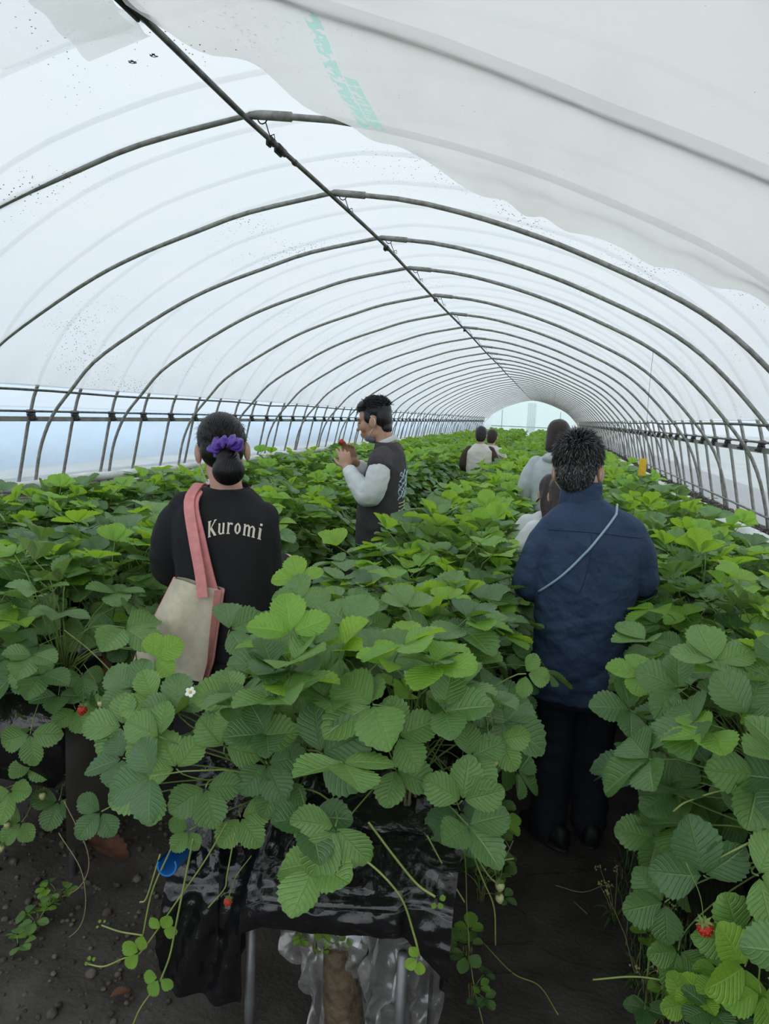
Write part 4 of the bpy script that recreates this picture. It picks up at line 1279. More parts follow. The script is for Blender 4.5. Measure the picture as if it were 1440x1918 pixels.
b = MB(); b.ell(HC((0, .030, -.098)), (.058, .046, .030), 18, 12, hR @ rotx(.5)); b.obj('chin_mask', M['mask_grey'], e)
# pale lettering down the back of the vest: loose script bars
back = empty('back_print', (0, 0, 0)); back.parent = e
rng = random.Random(4)
for i in range(9):
    z = 1.38 - i * .018
    P = [(-.10 + .2 * t, 0, z + .012 * math.sin(t * 16 + i * 2.1) + .01 * rng.uniform(-1, 1)) for t in np.linspace(0, 1, 14)]
    MB().tube(on_surface(vest, P, (0, 1, 0), .001), .0032, 5).obj('script_stroke', M['print_blue'], back)
for i in range(4):
    P = [(-.08 + .16 * t, 0, 1.20 - i * .022) for t in np.linspace(0, 1, 10)]
    for j in range(0, 9, 2):
        q = on_surface(vest, P[j:j + 2], (0, 1, 0), .001)
        MB().tube(q, .004, 5).obj('script_stroke', M['print_cream'], back)

def strawberry_meshes():
    b = MB()
    rr = []
    prof = [(0, .004), (.06, .011), (.2, .0150), (.4, .0162), (.6, .0140), (.8, .0095), (.93, .0050), (1, .001)]
    for t, r in prof: rr.append([(r * math.cos(q), r * math.sin(q), -.036 * t) for q in np.linspace(0, 2 * PI, 14, endpoint=False)])
    b.loft(rr)
    m1 = b
    c = MB()
    for i in range(8):
        a = 2 * PI * i / 8
        d = Vector((math.cos(a), math.sin(a), 0)); sd = Vector((-math.sin(a), math.cos(a), 0))
        c.add([d * .002 - sd * .002, d * .002 + sd * .002, d * .010 + sd * .0035 + Vector((0, 0, .002)), d * .019 + Vector((0, 0, -.001 + .006 * (i % 2))), d * .010 - sd * .0035 + Vector((0, 0, .002))], [(0, 1, 2, 3, 4)])
    s = MB()
    for i in range(46):
        t = .08 + .85 * (i / 46); a = i * 2.399
        r = float(np.interp(t, [p[0] for p in prof], [p[1] for p in prof]))
        s.ell((r * math.cos(a), r * math.sin(a), -.036 * t), (.0009, .0009, .0014), 5, 4)
    return m1, c, s
SBM = strawberry_meshes()
me_fruit_red = SBM[0].mesh('fruit', M['red']); fix_normals(me_fruit_red)
me_fruit_pale = SBM[0].mesh('fruit', M['pale_fruit']); fix_normals(me_fruit_pale)
me_calyx = SBM[1].mesh('calyx', M['leaf_young'] if False else M['petiole'])
me_seeds = SBM[2].mesh('seeds', M['seed'])
def strawberry(loc, label, ripe=True, s=1.0, rot=(0, 0, 0), stalk=None, group=None):
    e = empty('strawberry', loc, 0, label, 'strawberry', group)
    e.rotation_euler = rot
    e.scale = (s, s, s)
    f = link('fruit', me_fruit_red if ripe else me_fruit_pale, e)
    link('seeds', me_seeds, f); link('calyx', me_calyx, e)
    if stalk:
        b = MB(); b.tube([tuple(p) for p in catmull([(0, 0, 0)] + [((q[0] - loc[0]) / s, (q[1] - loc[1]) / s, (q[2] - loc[2]) / s) for q in stalk], 14)], .0011 / s, 5)
        b.obj('stalk', M['petiole'], e)
    return e
strawberry((-1.243, 4.06, 1.53), 'red strawberry held up in the fingers of the person in profile', True, 1.15, (2.6, .3, 0))

# ---- people further down the paths
def back_figure(loc, rz, label, H, hair_mat, hair_kind, top_mat, sleeve_mat=None, extra=None, tilt=-.12, skirt=M['navy_dark']):
    e = empty('person', loc, rz, label, 'person')
    k = H / 1.70
    hc, hR = Vector((0, .03, 1.575)) * k, rotx(tilt)
    b = MB(); head(b, hc, hR, 1.02 * k)
    limb(b, [(0, .0, 1.5 * k), (0, -.01, 1.38 * k)], [.05 * k, .06 * k])
    torso(b, [(.8 * k, 0, 0, .14, .10), (1.1 * k, 0, 0, .13, .09), (1.36 * k, 0, 0, .14, .07), (1.42 * k, 0, 0, .07, .05)])
    for sx in (-1, 1):
        limb(b, [(sx * .075, 0, .82 * k), (sx * .075, .03, .45 * k), (sx * .07, 0, .07)], [.08, .055, .045])
        limb(b, [(sx * .17 * k, 0, 1.35 * k), (sx * .22 * k, .0, 1.10 * k), (sx * .14 * k, .22, 1.08 * k)], [.04, .035, .028])
        hand(b, (sx * .14 * k, .22, 1.08 * k), (-sx * .3, 1, 0), (0, 0, 1), -sx, .5)
    link('body', remesh(b, .007, 2, None, 'body', [M['skin_pale']]), e)
    b = MB()
    torso(b, [(.78 * k, 0, 0, .18, .125), (1.0 * k, 0, 0, .175, .12), (1.22 * k, 0, -.01, .185, .11), (1.34 * k, 0, -.01, .18, .095), (1.41 * k, 0, -.005, .11, .07), (1.445 * k, 0, 0, .07, .06)])
    arms = MB()
    for sx in (-1, 1):
        limb(arms if sleeve_mat else b, [(sx * .15 * k, 0, 1.35 * k), (sx * .205 * k, 0, 1.25 * k), (sx * .23 * k, .01, 1.12 * k), (sx * .20 * k, .09, 1.075 * k), (sx * .15 * k, .17, 1.08 * k)], [.062, .066, .062, .054, .045])
    link('top', remesh(b, .008, 4, wrinkles(.007, 6, 11, loc[1]), 'top', [top_mat]), e)
    if sleeve_mat: link('sleeves', remesh(arms, .008, 4, wrinkles(.006, 9, 11, 2), 'sleeves', [sleeve_mat]), e)
    b = MB()
    limb(b, [(-.08, 0, .84 * k), (-.08, .02, .45 * k), (-.08, 0, .05)], [.095, .08, .07]); limb(b, [(.08, 0, .84 * k), (.08, .02, .45 * k), (.08, 0, .05)], [.095, .08, .07])
    link('trousers', remesh(b, .012, 3, None, 'trousers', [skirt]), e)
    for x in (-.08, .08):
        b = MB(); shoe(b, x, 0, 0); o = b.obj('shoe', M['shoe'], e); fix_normals(o.data)
    b = MB(); s = 1.02 * k
    def HC(p): return hc + hR @ (Vector(p) * s)
    if hair_kind == 'bob': prof = [(-.125, .070, .050, -.030), (-.115, .084, .066, -.030), (-.06, .090, .078, -.026), (.0, .088, .088, -.02), (.06, .084, .092, -.016), (.10, .064, .074, -.014), (.124, .030, .036, -.012), (.128, .01, .012, -.012)]
    elif hair_kind == 'long': prof = [(-.33, .050, .022, -.085), (-.28, .072, .036, -.085), (-.16, .082, .050, -.075), (-.06, .084, .070, -.045), (.0, .083, .086, -.025), (.06, .080, .090, -.016), (.10, .062, .072, -.014), (.124, .03, .036, -.012), (.128, .01, .012, -.012)]
    else: prof = [(-.10, .040, .030, -.065), (-.07, .062, .050, -.050), (.0, .080, .078, -.030), (.06, .082, .090, -.016), (.10, .062, .072, -.014), (.124, .03, .036, -.012), (.128, .01, .012, -.012)]
    rr = []
    for z, rx, ry, cy in catmull(prof, 40):
        rr.append([HC((rx * math.cos(t), cy + ry * math.sin(t), z)) for t in np.linspace(0, 2 * PI, 26, endpoint=False)])
    b.loft(rr)
    wv_ = wrinkles(.005, 18, 2, loc[0] * 9)
    link('hair', remesh(b, .006, 3, wv_, 'hair', [hair_mat]), e)
    if extra: extra(e, k)
    return e
def cross_strap(e, k):
    me = [c for c in e.children if c.name.startswith('top')][0].data
    pts = [(.12 - .30 * t, 0, (1.40 - .42 * t) * k) for t in np.linspace(0, 1, 24)]
    MB().tube(on_surface(me, pts, (0, 1, 0), .003), .007, 7, flat=.5).obj('bag_strap', M['black'], e)
    b = MB()
    b.ell((-.01, -.075, 1.40 * k), (.10, .05, .045), 18, 12); b.obj('hood', M['grey_cloth'], e)
back_figure((.055, 5.8, 0), -.05, 'person with a dark bob in a pale grey hooded jacket with a black cross strap', 1.735, M['hair_brown'], 'bob', M['grey_cloth'], None, cross_strap, skirt=M['black_cloth'])
def ruck(e, k): pass
back_figure((-.955, 9.8, 0), .05, 'person with black hair and brown sleeves on a cream raglan top', 1.615, M['hair_black'], 'long0', M['cream_cloth'], M['brown_cloth'])
back_figure((-.86, 10.5, 0), -.2, 'person with brown hair in a plain cream top, farthest of the pickers', 1.57, M['hair_brown'], 'short', M['cream_cloth'])
back_figure((.085, 3.62, 0), .15, 'person with long straight dark hair, mostly hidden behind the navy shirt', 1.455, M['hair_brown'], 'long', M['white_cloth'], tilt=-.35)
back_figure((.03, 4.05, 0), .2, 'person with wavy brown hair and a white top beside the straight dark hair', 1.42, M['hair_brown'], 'long', M['white_cloth'], tilt=-.3)

# ---------------------------------------------------------------- things around the near bench
def at(px, py, Y):
    """point on the plane at distance Y along the tunnel that the photograph shows at this pixel"""
    d = CAM_W + CAM_R * ((px - 720) / F_PX) - CAM_U * ((py - 959) / F_PX)
    return Vector((0, 0, CAM_Z)) + d * (Y / d.y)
M['clear_bag'] = film('clear_polythene', .70, (.95, .95, .93), .4, gloss=.40, wrinkle=1.0)
M['blue_plastic'] = simple('blue_plastic', (.01, .16, .52), .35)
M['yellow_card'] = simple('yellow_card', (.85, .55, .03), .6, noise=(30, (.75, .45, .02)))
M['dry_leaf'] = simple('dry_leaf', (.17, .075, .040), .8, noise=(25, (.09, .04, .025)))
M['petal'] = simple('white_petal', (.80, .80, .76), .6)
M['flower_eye'] = simple('flower_eye', (.60, .50, .08), .7)
M['soil_sack'] = simple('brown_substrate', (.12, .085, .05), .9, noise=(40, (.05, .035, .02)), bump=(60, .8))
M['weed'] = simple('weed_green', (.10, .22, .045), .6, noise=(20, (.06, .15, .03)))
M['weed_flower'] = simple('weed_flower_head', (.42, .40, .14), .7)
M['straw'] = simple('dry_stalk', (.30, .27, .13), .7)

# black film pulled over the end of the middle bench
BX, BY = -.46, 1.46
ZE = ([-.90, -.70, -.60, -.45, -.30, -.20, -.14], [.455, .490, .545, .560, .585, .600, .590])
def front_film(u, v):
    X = -.90 + .76 * u
    ze = float(np.interp(X, *ZE))
    left = min(1, max(0, (-.655 - X) / .02)); right = min(1, max(0, (X + .265) / .02))
    zh = (ze - .078) * (1 - left) * (1 - right) + .185 * left + (.50 - .9 * max(0, X + .25)) * right
    yf = 1.445 + .045 * left + .025 * right
    if v < .55:
        t = v / .55
        Y = 1.74 + (yf - 1.74) * t
        z = .715 + (ze - .715) * (t ** 1.25)
    else:
        t = (v - .55) / .45
        Y = yf - .012 * math.sin(PI * t) + .015 * left * math.sin(X * 60 + t * 5)
        z = ze + (zh - ze) * t
    q = Vector((X * 11, Y * 9, z * 13))
    r = (1 - 2 * abs(mnoise.noise(q))) * .011 + (1 - 2 * abs(mnoise.noise(q * 2.3 + Vector((3, 1, 7))))) * .005
    k = .25 if .50 < v < .60 else 1
    return (X - BX, Y - r * .8 * k - BY, z + r * k * (1 if v < .55 else .3))
b = MB(); b.grid(front_film, 110, 90)
b.obj('end_film', M['blackfilm'], bench_m)
# hanging polythene bags under the lip
def poly(name, label, x0, x1, zt, zb, Y, pinch, seed):
    b = MB()
    def fn(u, v):
        xm = (x0 + x1) / 2 + pinch[0] * v
        w_ = (x1 - x0) * (1 - pinch[1] * math.sin(PI * .5 * v) ** 2)
        x = xm + (u - .5) * w_
        q = Vector((u * 4.5 + v * 1.3 + seed, v * 1.6, seed))
        q2 = Vector((u * 3.0 + seed, v * 4.5 + u * 2, seed * 2))
        f = .045 * (1 - 2 * abs(mnoise.noise(q))) * (.25 + v) + .030 * (1 - 2 * abs(mnoise.noise(q2))) + .012 * (1 - 2 * abs(mnoise.noise(q2 * 2.7)))
        return (x + .035 * mnoise.noise(q2 * 1.5), Y + f, zt + (zb - zt) * v + .05 * v * mnoise.noise(q * 1.7))
    b.grid(fn, 70, 50)
    e = empty(name, (0, 0, 0), 0, label, 'plastic bag')
    b.obj('film', M['clear_bag'], e)
    return e
pe = poly('plastic_bag', 'dusty clear plastic bag hanging open beside the grey bench leg', -.60, -.36, .47, .04, 1.50, (.07, .45), 1.0)
b = MB(); b.tube([(-.44, 1.55, .36), (-.42, 1.54, .25), (-.40, 1.54, .1), (-.40, 1.54, .01)], [.035, .05, .055, .06], 12); b.obj('substrate', M['soil_sack'], pe)
poly('plastic_bag', 'clear plastic bag hanging at the path end of the middle bench', -.37, -.17, .50, .02, 1.49, (.0, .18), 4.0)
M['pale_blue_paper'] = simple('pale_blue_label', (.42, .52, .66), .6, noise=(9, (.6, .64, .68)))
b = MB(); b.box((-.405, 1.56, .42), (.07, .006, .07), rotx(-.5) @ roty(.3), bevel=.002)
tag(b.obj('paper_scrap', M['pale_blue_paper']), 'pale blue scrap behind the hanging plastic bags', 'paper')
# blue split pipe end
b = MB()
p0, p1 = at(312, 1622, 1.43), at(352, 1580, 1.56)
ax = (p1 - p0).normalized(); sd = ax.cross(Vector((0, 0, 1))).normalized(); up = sd.cross(ax)
for r_ in (.026, .022):
    b.loft([[p + (sd * math.cos(t) + up * math.sin(t)) * r_ for t in np.linspace(-3.5, .6, 20)] for p in (p0, p0 + (p1 - p0) * .5, p1)], closed=False)
b.loft([[p0 + (sd * math.cos(t) + up * math.sin(t)) * r_ for t in np.linspace(-3.5, .6, 20)] for r_ in (.026, .022)], closed=False)
tag(b.obj('blue_pipe', M['blue_plastic']), 'short bright blue split pipe end poking out by the black film', 'pipe')

# ---- individually posed leaves on the front plants
PLANTS = [o for o in COL.objects if o.name.startswith('strawberry_plant')]
def nearest_plant(p):
    return min(PLANTS, key=lambda o: (Vector(o.location) - p).length + (.25 if o.location.y > p.y + .6 else 0))
def posed_leaf(px, py, Y, size, ang, face, young=False, pet=True, parent=None, seed=0, from_pt=None, cup=.12, small=False):
    """leaf whose junction sits at a pixel; ang = screen direction of the middle leaflet (deg, 0 = right, 90 = up); face = how far the blade turns to the viewer"""
    rng = random.Random(int(px * 31 + py * 17 + seed))
    size *= .90
    c = at(px, py, Y)
    a = math.radians(ang)
    f0 = CAM_R * math.cos(a) + CAM_U * math.sin(a)
    nrm = (-CAM_W * face + Vector((0, 0, 1)) * (1 - face) + Vector((rng.gauss(0, .12), 0, rng.gauss(0, .12)))).normalized()
    f = (f0 - nrm * f0.dot(nrm)).normalized()
    sdv = nrm.cross(f)
    R = np.array([f, sdv, nrm]).T
    b = MB(); b.uv = []
    for k in (0, 1.30, -1.30):
        k += rng.uniform(-.15, .15)
        Lf = size * (1.05 if abs(k) < .5 else .95) * rng.uniform(.94, 1.06)
        v, fs, uv = leaflet(Lf, Lf * rng.uniform(.80, .92), 9, 6, rng.uniform(.10, .40), rng.uniform(.02, .22), rng)
        v[:, 0] += .006
        cc = cup + rng.uniform(-.15, .15)
        Rc = np.array([[math.cos(cc), 0, -math.sin(cc)], [0, 1, 0], [math.sin(cc), 0, math.cos(cc)]])
        Rz = np.array([[math.cos(k), -math.sin(k), 0], [math.sin(k), math.cos(k), 0], [0, 0, 1]])
        v = v @ Rc.T @ Rz.T @ R.T + np.array(c)
        b.add(v, fs, 0); b.uv += uv
    pl = parent or nearest_plant(c)
    if pet:
        s0 = Vector(from_pt) if from_pt is not None else Vector(pl.location)
        m1 = s0 + Vector((0, 0, .45)) * (c - s0).length * .6; m2 = c - f * .05 - nrm * .05
        pts = [(s0 * (1 - t) ** 3 + m1 * 3 * t * (1 - t) ** 2 + m2 * 3 * t * t * (1 - t) + c * t ** 3) for t in np.linspace(0, 1, 12)]
        b.tube(pts, [.0028 - .001 * t for t in np.linspace(0, 1, 12)], 6, mat=1); b.uv += [(.5, .5)] * 72
    o = b.obj('leaf', [M['leaf_young'] if young else M['leaf'], M['petiole'] if not small else M['stalk_pale']])
    o.parent = pl
    o.location = -Vector(pl.location) / 1.0
    return o
for q in [(602, 1412, 1.44, .130, 35, .72), (628, 1548, 1.36, .118, 240, .85), (285, 1470, 1.42, .10, 200, .75), (385, 1475, 1.42, .10, 285, .8), (470, 1380, 1.46, .125, 80, .7),
          (440, 1310, 1.55, .110, 190, .5), (300, 1380, 1.46, .10, 150, .55), (865, 1500, 1.50, .11, 80, .8), (745, 1380, 1.52, .105, 25, .5), (525, 1225, 1.62, .11, 170, .45),
          (250, 1290, 1.62, .10, 140, .6), (935, 1385, 1.62, .085, 300, .7), (640, 1245, 1.66, .11, 200, .5), (800, 1290, 1.64, .11, 20, .4), (985, 1262, 1.75, .062, 340, .85),
          (430, 1180, 1.75, .11, 30, .45), (560, 1130, 1.85, .10, 100, .5), (355, 1555, 1.46, .06, 230, .6), (230, 1420, 1.45, .10, 200, .35), (520, 1470, 1.5, .085, 250, .8), (330, 1440, 1.45, .10, 120, .6), (230, 1360, 1.52, .10, 170, .5), (420, 1400, 1.50, .11, 60, .6), (500, 1430, 1.50, .105, 300, .75), (330, 1330, 1.56, .10, 100, .5), (190, 1520, 1.43, .075, 225, .6), (560, 1340, 1.52, .11, 120, .6), (740, 1440, 1.52, .10, 330, .75), (880, 1420, 1.56, .095, 20, .7), (450, 1530, 1.46, .085, 300, .8), (290, 1310, 1.58, .095, 200, .6)]:
    posed_leaf(*q)
for q in [(1318, 1640, 1.55, .125, 110, .85), (1245, 1690, 1.6, .10, 200, .75), (1400, 1540, 1.6, .11, 30, .7), (1260, 1480, 1.75, .11, 130, .6), (1180, 1330, 1.95, .11, 170, .5), (1385, 1760, 1.48, .105, 100, .8),
          (1300, 1390, 1.8, .12, 100, .5), (1400, 1340, 1.65, .12, 60, .55), (1270, 1290, 1.9, .12, 150, .6), (1230, 1570, 1.75, .10, 160, .6), (1420, 1640, 1.5, .11, 330, .7), (1270, 1780, 1.6, .09, 250, .8), (1340, 1240, 1.85, .12, 90, .4), (1420, 1450, 1.6, .12, 250, .7)]:
    posed_leaf(*q)
for q in [(1395, 1810, 1.42, .105, 200, .85, True), (1425, 1860, 1.40, .09, 280, .8, True), (1290, 1880, 1.55, .07, 120, .7, True), (560, 1085, 1.95, .09, 100, .45, True), (1200, 1265, 2.0, .10, 150, .4, True), (290, 1235, 1.7, .09, 30, .5, True)]:
    posed_leaf(*q)
for q in [(70, 1350, 1.95, .10, 130, .5), (60, 1420, 1.95, .10, 300, .5), (20, 1480, 1.92, .11, 280, .7), (110, 1500, 2.0, .10, 250, .6), (140, 1400, 2.1, .09, 30, .5), (30, 1320, 1.95, .10, 60, .4), (90, 1280, 2.05, .10, 210, .6), (160, 1180, 2.2, .10, 240, .7), (60, 1160, 2.1, .12, 60, .6), (120, 1080, 2.3, .11, 100, .6), (40, 1540, 1.95, .09, 240, .6), (210, 1130, 2.35, .10, 290, .7)]:
    posed_leaf(*q)

# ---- plants that have seeded lower down, against the benches
def low_plant(px, py, Y, n, size, label, seed, spread=.12, young=.3):
    rng = random.Random(seed)
    p = at(px, py, Y)
    e = empty('self_sown_strawberry', p, 0, label, 'plant', 'self-sown strawberry plants')
    link('crown', me_crown, e, None, None, .5)
    for i in range(n):
        a = rng.uniform(0, 2 * PI)
        b = leaf_shape(rng, (rng.uniform(.3, 1) * spread, rng.uniform(.2, 1.0) * spread), rng.uniform(-.5, .3), rng.uniform(-.05, .35), size * rng.uniform(.75, 1.15), nt=7, nv=4, pet_r=.0013)
        b.obj('leaf', [M['leaf_young'] if rng.random() < young else M['leaf'], M['petiole']], e, rot=(0, 0, a))
    return e
LOWP = [(870, 1600, 1.95, 9, .05, 'small strawberry plant hanging on the path side of the middle bench, upper one'),
        (900, 1680, 1.95, 8, .045, 'small strawberry plant hanging on the path side of the middle bench, lower one'),
        (890, 1530, 2.0, 8, .05, 'small strawberry plant tucked beneath the leaves beside the navy shirt'),
        (875, 1790, 1.75, 6, .04, 'small strawberry seedling at the foot of the middle bench by the path'),
        (885, 1860, 1.75, 4, .032, 'tiny bright seedling on the ground cloth beside the plastic bag'),
        (1250, 1610, 2.0, 10, .06, 'strawberry plant growing low on the right bench behind the weed flowers'),
        (1225, 1480, 2.2, 10, .06, 'strawberry plant growing low on the right bench level with the trousers'),
        (1210, 1850, 1.85, 8, .045, 'low leafy seedling among the weeds at the lower right corner'),
        (1380, 1900, 1.5, 9, .06, 'leafy low strawberry plant cut by the bottom right corner'),
        (70, 1735, 1.75, 6, .035, 'small seedling with round leaves on the brown soil at the left'),
        (35, 1790, 1.65, 5, .035, 'small dark seedling nearest the lower left picture edge'),
        (110, 1680, 1.85, 5, .03, 'small seedling higher on the brown soil beside a dry runner'),
        (590, 1770, 1.56, 12, .022, 'clump of clover-like weeds under the lip of the black film'),
        (640, 1765, 1.57, 10, .022, 'second clump of clover-like weeds under the black film lip')]
for i, q in enumerate(LOWP): low_plant(q[0], q[1], q[2], q[3], q[4], q[5], 50 + i, .11 if q[4] > .04 else .05)

# ---- runners trailing from the benches
def runner(pix, Y, label, leaves=(), r=.0022, mat='stalk_pale', Yend=None):
    pts = [at(x, y, Y + ((Yend or Y) - Y) * i / max(1, len(pix) - 1)) for i, (x, y) in enumerate(pix)]
    e = empty('strawberry_runner', (0, 0, 0), 0, label, 'runner', 'strawberry runners')
    MB().tube([tuple(p) for p in catmull(pts, 8 * len(pts))], r, 6).obj('stalk', M[mat], e)
    for (x, y, s, ang, fc) in leaves:
        posed_leaf(x, y, (Yend or Y) - .005, s, ang, fc, True, False, e, cup=.1)
    return e
runner([(425, 1540), (385, 1610), (330, 1690), (262, 1785), (232, 1795), (195, 1810), (165, 1806)], 1.42, 'pale runner crossing the blue pipe and ending in bright new leaves', [(262, 1785, .047, 150, .85), (302, 1742, .040, 60, .8), (170, 1803, .012, 120, .6)])
runner([(362, 1570), (348, 1640), (330, 1730), (318, 1790), (300, 1838)], 1.41, 'pale runner hanging straight down left of the black film to a low leaf', [(298, 1832, .042, 250, .85)], .0025)
runner([(320, 1590), (285, 1670), (268, 1750), (262, 1775)], 1.43, 'thin runner left of the blue pipe')
runner([(300, 1600), (275, 1680), (262, 1690)], 1.44, 'short runner end left of the blue pipe')
runner([(268, 1752), (225, 1745), (190, 1733)], 1.42, 'runner tip sticking out to the left above the bright leaves', [(190, 1733, .010, 120, .5)])
runner([(290, 1850), (262, 1890), (245, 1930)], 1.40, 'runner leaving the picture at the bottom left')
runner([(440, 1560), (425, 1640), (420, 1665), (390, 1700)], 1.40, 'branched fruit stalk lying on the black film', r=.0018)
runner([(690, 1540), (735, 1600), (780, 1655), (815, 1680)], 1.40, 'runner ending in a bright tuft right of the black film', [(818, 1686, .016, 300, .6)], .0028)
runner([(640, 1590), (695, 1620), (750, 1680), (775, 1750), (785, 1790)], 1.36, 'runner arching over the black film to bright leaves before the plastic bag', [(786, 1795, .033, 200, .9)], .0025)
runner([(800, 1565), (840, 1640), (870, 1690)], 1.55, 'pale stalk hanging from the path corner of the middle bench', r=.002)
runner([(855, 1555), (890, 1600), (925, 1612), (962, 1608)], 1.7, 'stalk reaching out over the path with a flower bud')
runner([(885, 1600), (905, 1650), (925, 1700), (928, 1770)], 1.72, 'forked stalk hanging beside the pale unripe fruit')
runner([(895, 1610), (915, 1640), (930, 1655)], 1.74, 'short stalk carrying the pale unripe fruit')
runner([(850, 1480), (870, 1600), (875, 1720), (885, 1830), (905, 1920)], 1.75, 'long thin stalk falling to the ground at the bench foot', r=.0016)
runner([(880, 1480), (900, 1560), (890, 1640)], 1.85, 'thin stalk hanging under the middle bench leaves', r=.0014)
runner([(900, 1450), (930, 1540), (955, 1590)], 2.0, 'thin pale stalk hanging toward the path', r=.0014)
runner([(1440, 1560), (1380, 1590), (1330, 1615)], 1.55, 'arching stalk behind the large leaf at the right', r=.0028)
runner([(1440, 1510), (1370, 1480), (1290, 1500), (1260, 1520)], 1.62, 'arching stalk above the large leaf at the right', r=.0024)
runner([(1440, 1850), (1320, 1850), (1200, 1830), (1110, 1835)], 1.6, 'runner lying along the weeds at the lower right', r=.0022)
runner([(1440, 1835), (1370, 1850), (1330, 1925)], 1.5, 'runner bending out of the picture at the lower right', r=.0024)
runner([(0, 1480), (60, 1460), (130, 1450)], 1.95, 'runner crossing the dark corner at the left edge', r=.0018)
runner([(0, 1730), (90, 1690), (150, 1660), (165, 1600), (120, 1500)], 1.85, 'dry runner looping over the soil at the left', r=.0017, mat='straw')
runner([(0, 1850), (70, 1790), (150, 1735), (155, 1640), (110, 1560)], 1.75, 'long dry runner looping down to the left edge', r=.0016, mat='straw')
runner([(120, 1180), (170, 1220), (235, 1285)], 2.0, 'pale runner stretching from the second bed toward the front leaves', r=.0022)
runner([(70, 1230), (130, 1310), (150, 1330)], 2.05, 'thin fruit stalk above the red berry at the left', r=.0014)

# ---- fruit and flowers
def stalk_up(p, h=.12, dx=.03): return [p + Vector((dx * .4, 0, h * .5)), p + Vector((dx, .02, h))]
FR = [(156, 1322, 1.82, True, .95, 'red strawberry hanging in the dark gap at the left'), (187, 1312, 1.84, False, .65, 'pale green strawberry just right of the hanging red one'),
      (80, 1484, 1.95, False, .75, 'pale unripe strawberry low in the left leaves'), (12, 1540, 1.92, False, .7, 'pale unripe strawberry at the left picture edge'),
      (2, 1582, 1.9, False, .9, 'pinkish unripe strawberry lowest at the left picture edge'), (428, 1682, 1.38, True, .62, 'small red strawberry lying on the black film'),
      (936, 1652, 1.74, False, .8, 'pale yellow strawberry upper of two hanging over the path'), (934, 1674, 1.75, False, .75, 'pale yellow strawberry lower of two hanging over the path'),
      (915, 1385, 1.6, True, .55, 'small reddish strawberry among the leaves beside the trousers'), (866, 1462, 1.7, True, .45, 'tiny red strawberry under the middle bench leaves'),
      (928, 1424, 1.6, False, .45, 'tiny green strawberry on a stalk end beside the trousers'), (1318, 1728, 1.44, True, 1.05, 'red strawberry below the large leaf at the lower right'),
      (1281, 1405, 1.8, True, .8, 'dark red strawberry half hidden under the right bed leaves'), (1254, 1396, 1.78, False, .6, 'pale strawberry beside the half-hidden dark red one')]
for x, y, Y, ripe, s, lab in FR:
    p = at(x, y, Y)
    strawberry(tuple(p), lab, ripe, s, (RNG.uniform(-.25, .25), RNG.uniform(-.3, .3), RNG.uniform(0, 6)), [tuple(q) for q in stalk_up(p)])
def flower(px, py, Y, label):
    p = at(px, py, Y)
    e = empty('strawberry_flower', p, 0, label, 'flower')
    q = (-CAM_W + Vector((0, 0, .6))).normalized().to_track_quat('Z', 'Y')
    e.rotation_mode = 'QUATERNION'; e.rotation_quaternion = q
    for i in range(5):
        b = MB(); b.ell((.008, 0, .001), (.0062, .0056, .0012), 12, 6)
        b.obj('petal', M['petal'], e, rot=(0, -.2, 2 * PI * i / 5))
    b = MB(); b.ell((0, 0, .002), (.0045, .0045, .004), 10, 6); b.obj('flower_eye', M['flower_eye'], e)
    MB().tube([(0, 0, 0), (0, .01, -.03), (.01, .03, -.09)], .0012, 5).obj('stalk', M['petiole'], e)
flower(357, 1297, 1.48, 'white strawberry flower beside the cream bag leaves')
flower(765, 1262, 1.66, 'small white strawberry flower in the middle of the front leaves')

# ---- dry leaves, twigs, weeds on the ground
def dry_leaf(p, s, a, label, curl=.5, tilt=0.0):
    b = MB(); rng = random.Random(int(s * 1e4) + int(a * 100))
    v, f, _ = leaflet(s, s * .6, 8, 4, curl, .3, rng)
    R = np.array(Matrix.Rotation(a, 3, 'Z') @ Matrix.Rotation(tilt, 3, 'Y'))
    v = v @ R.T
    v[:, 2] -= v[:, 2].min() if tilt == 0 else 0
    b.add(v, f); o = b.obj('dry_leaf', M['dry_leaf'], loc=tuple(p))
    return tag(o, label, 'dry leaf', 'dry leaves')
g = at(165, 1613, 2.13); dry_leaf((g.x, g.y, ground_z(g.x, g.y)), .17, .05, 'long brown dry leaf lying on the soil at the left', .35)
g = at(205, 1895, 1.56); dry_leaf((g.x, g.y, ground_z(g.x, g.y)), .06, .9, 'small curled brown leaf on the ground at the bottom left', .6)
for i, (x, y, Y, s, a, lab) in enumerate([(185, 1230, 2.15, .10, 1.2, 'crumpled brown leaf highest in the dark gap left of the tote bag'), (205, 1250, 2.15, .11, 2.4, 'crumpled brown leaf beside the tote bag'), (175, 1275, 2.12, .10, .2, 'hanging brown leaf above the red berry'), (195, 1290, 2.1, .08, 4.0, 'lowest crumpled brown leaf above the pale berry'),
                                          (490, 1515, 1.52, .05, .3, 'brown leaf scrap lying on the black film under the front leaves'), (15, 1385, 1.95, .07, 1.0, 'brown leaf scrap in the left corner leaves')]):
    dry_leaf(at(x, y, Y), s, a, lab, .8, 1.1)
def twig(pix, label, r=.0018, mat='soil'):
    pts = []
    for x, y in pix:
        d = CAM_W + CAM_R * ((x - 720) / F_PX) - CAM_U * ((y - 959) / F_PX)
        p = Vector((0, 0, CAM_Z)) + d * (-CAM_Z / d.z)
        pts.append((p.x, p.y, ground_z(p.x, p.y) + r * .8))
    tag(MB().tube([tuple(q) for q in catmull(pts, 6 * len(pts))], r, 5).obj('twig', M[mat]), label, 'twig', 'twigs on the path')
twig([(950, 1660), (1005, 1640), (1060, 1638)], 'dark twig crossing the path just behind the shoes')
twig([(930, 1690), (960, 1700), (985, 1715)], 'short dark twig below the pale berries')
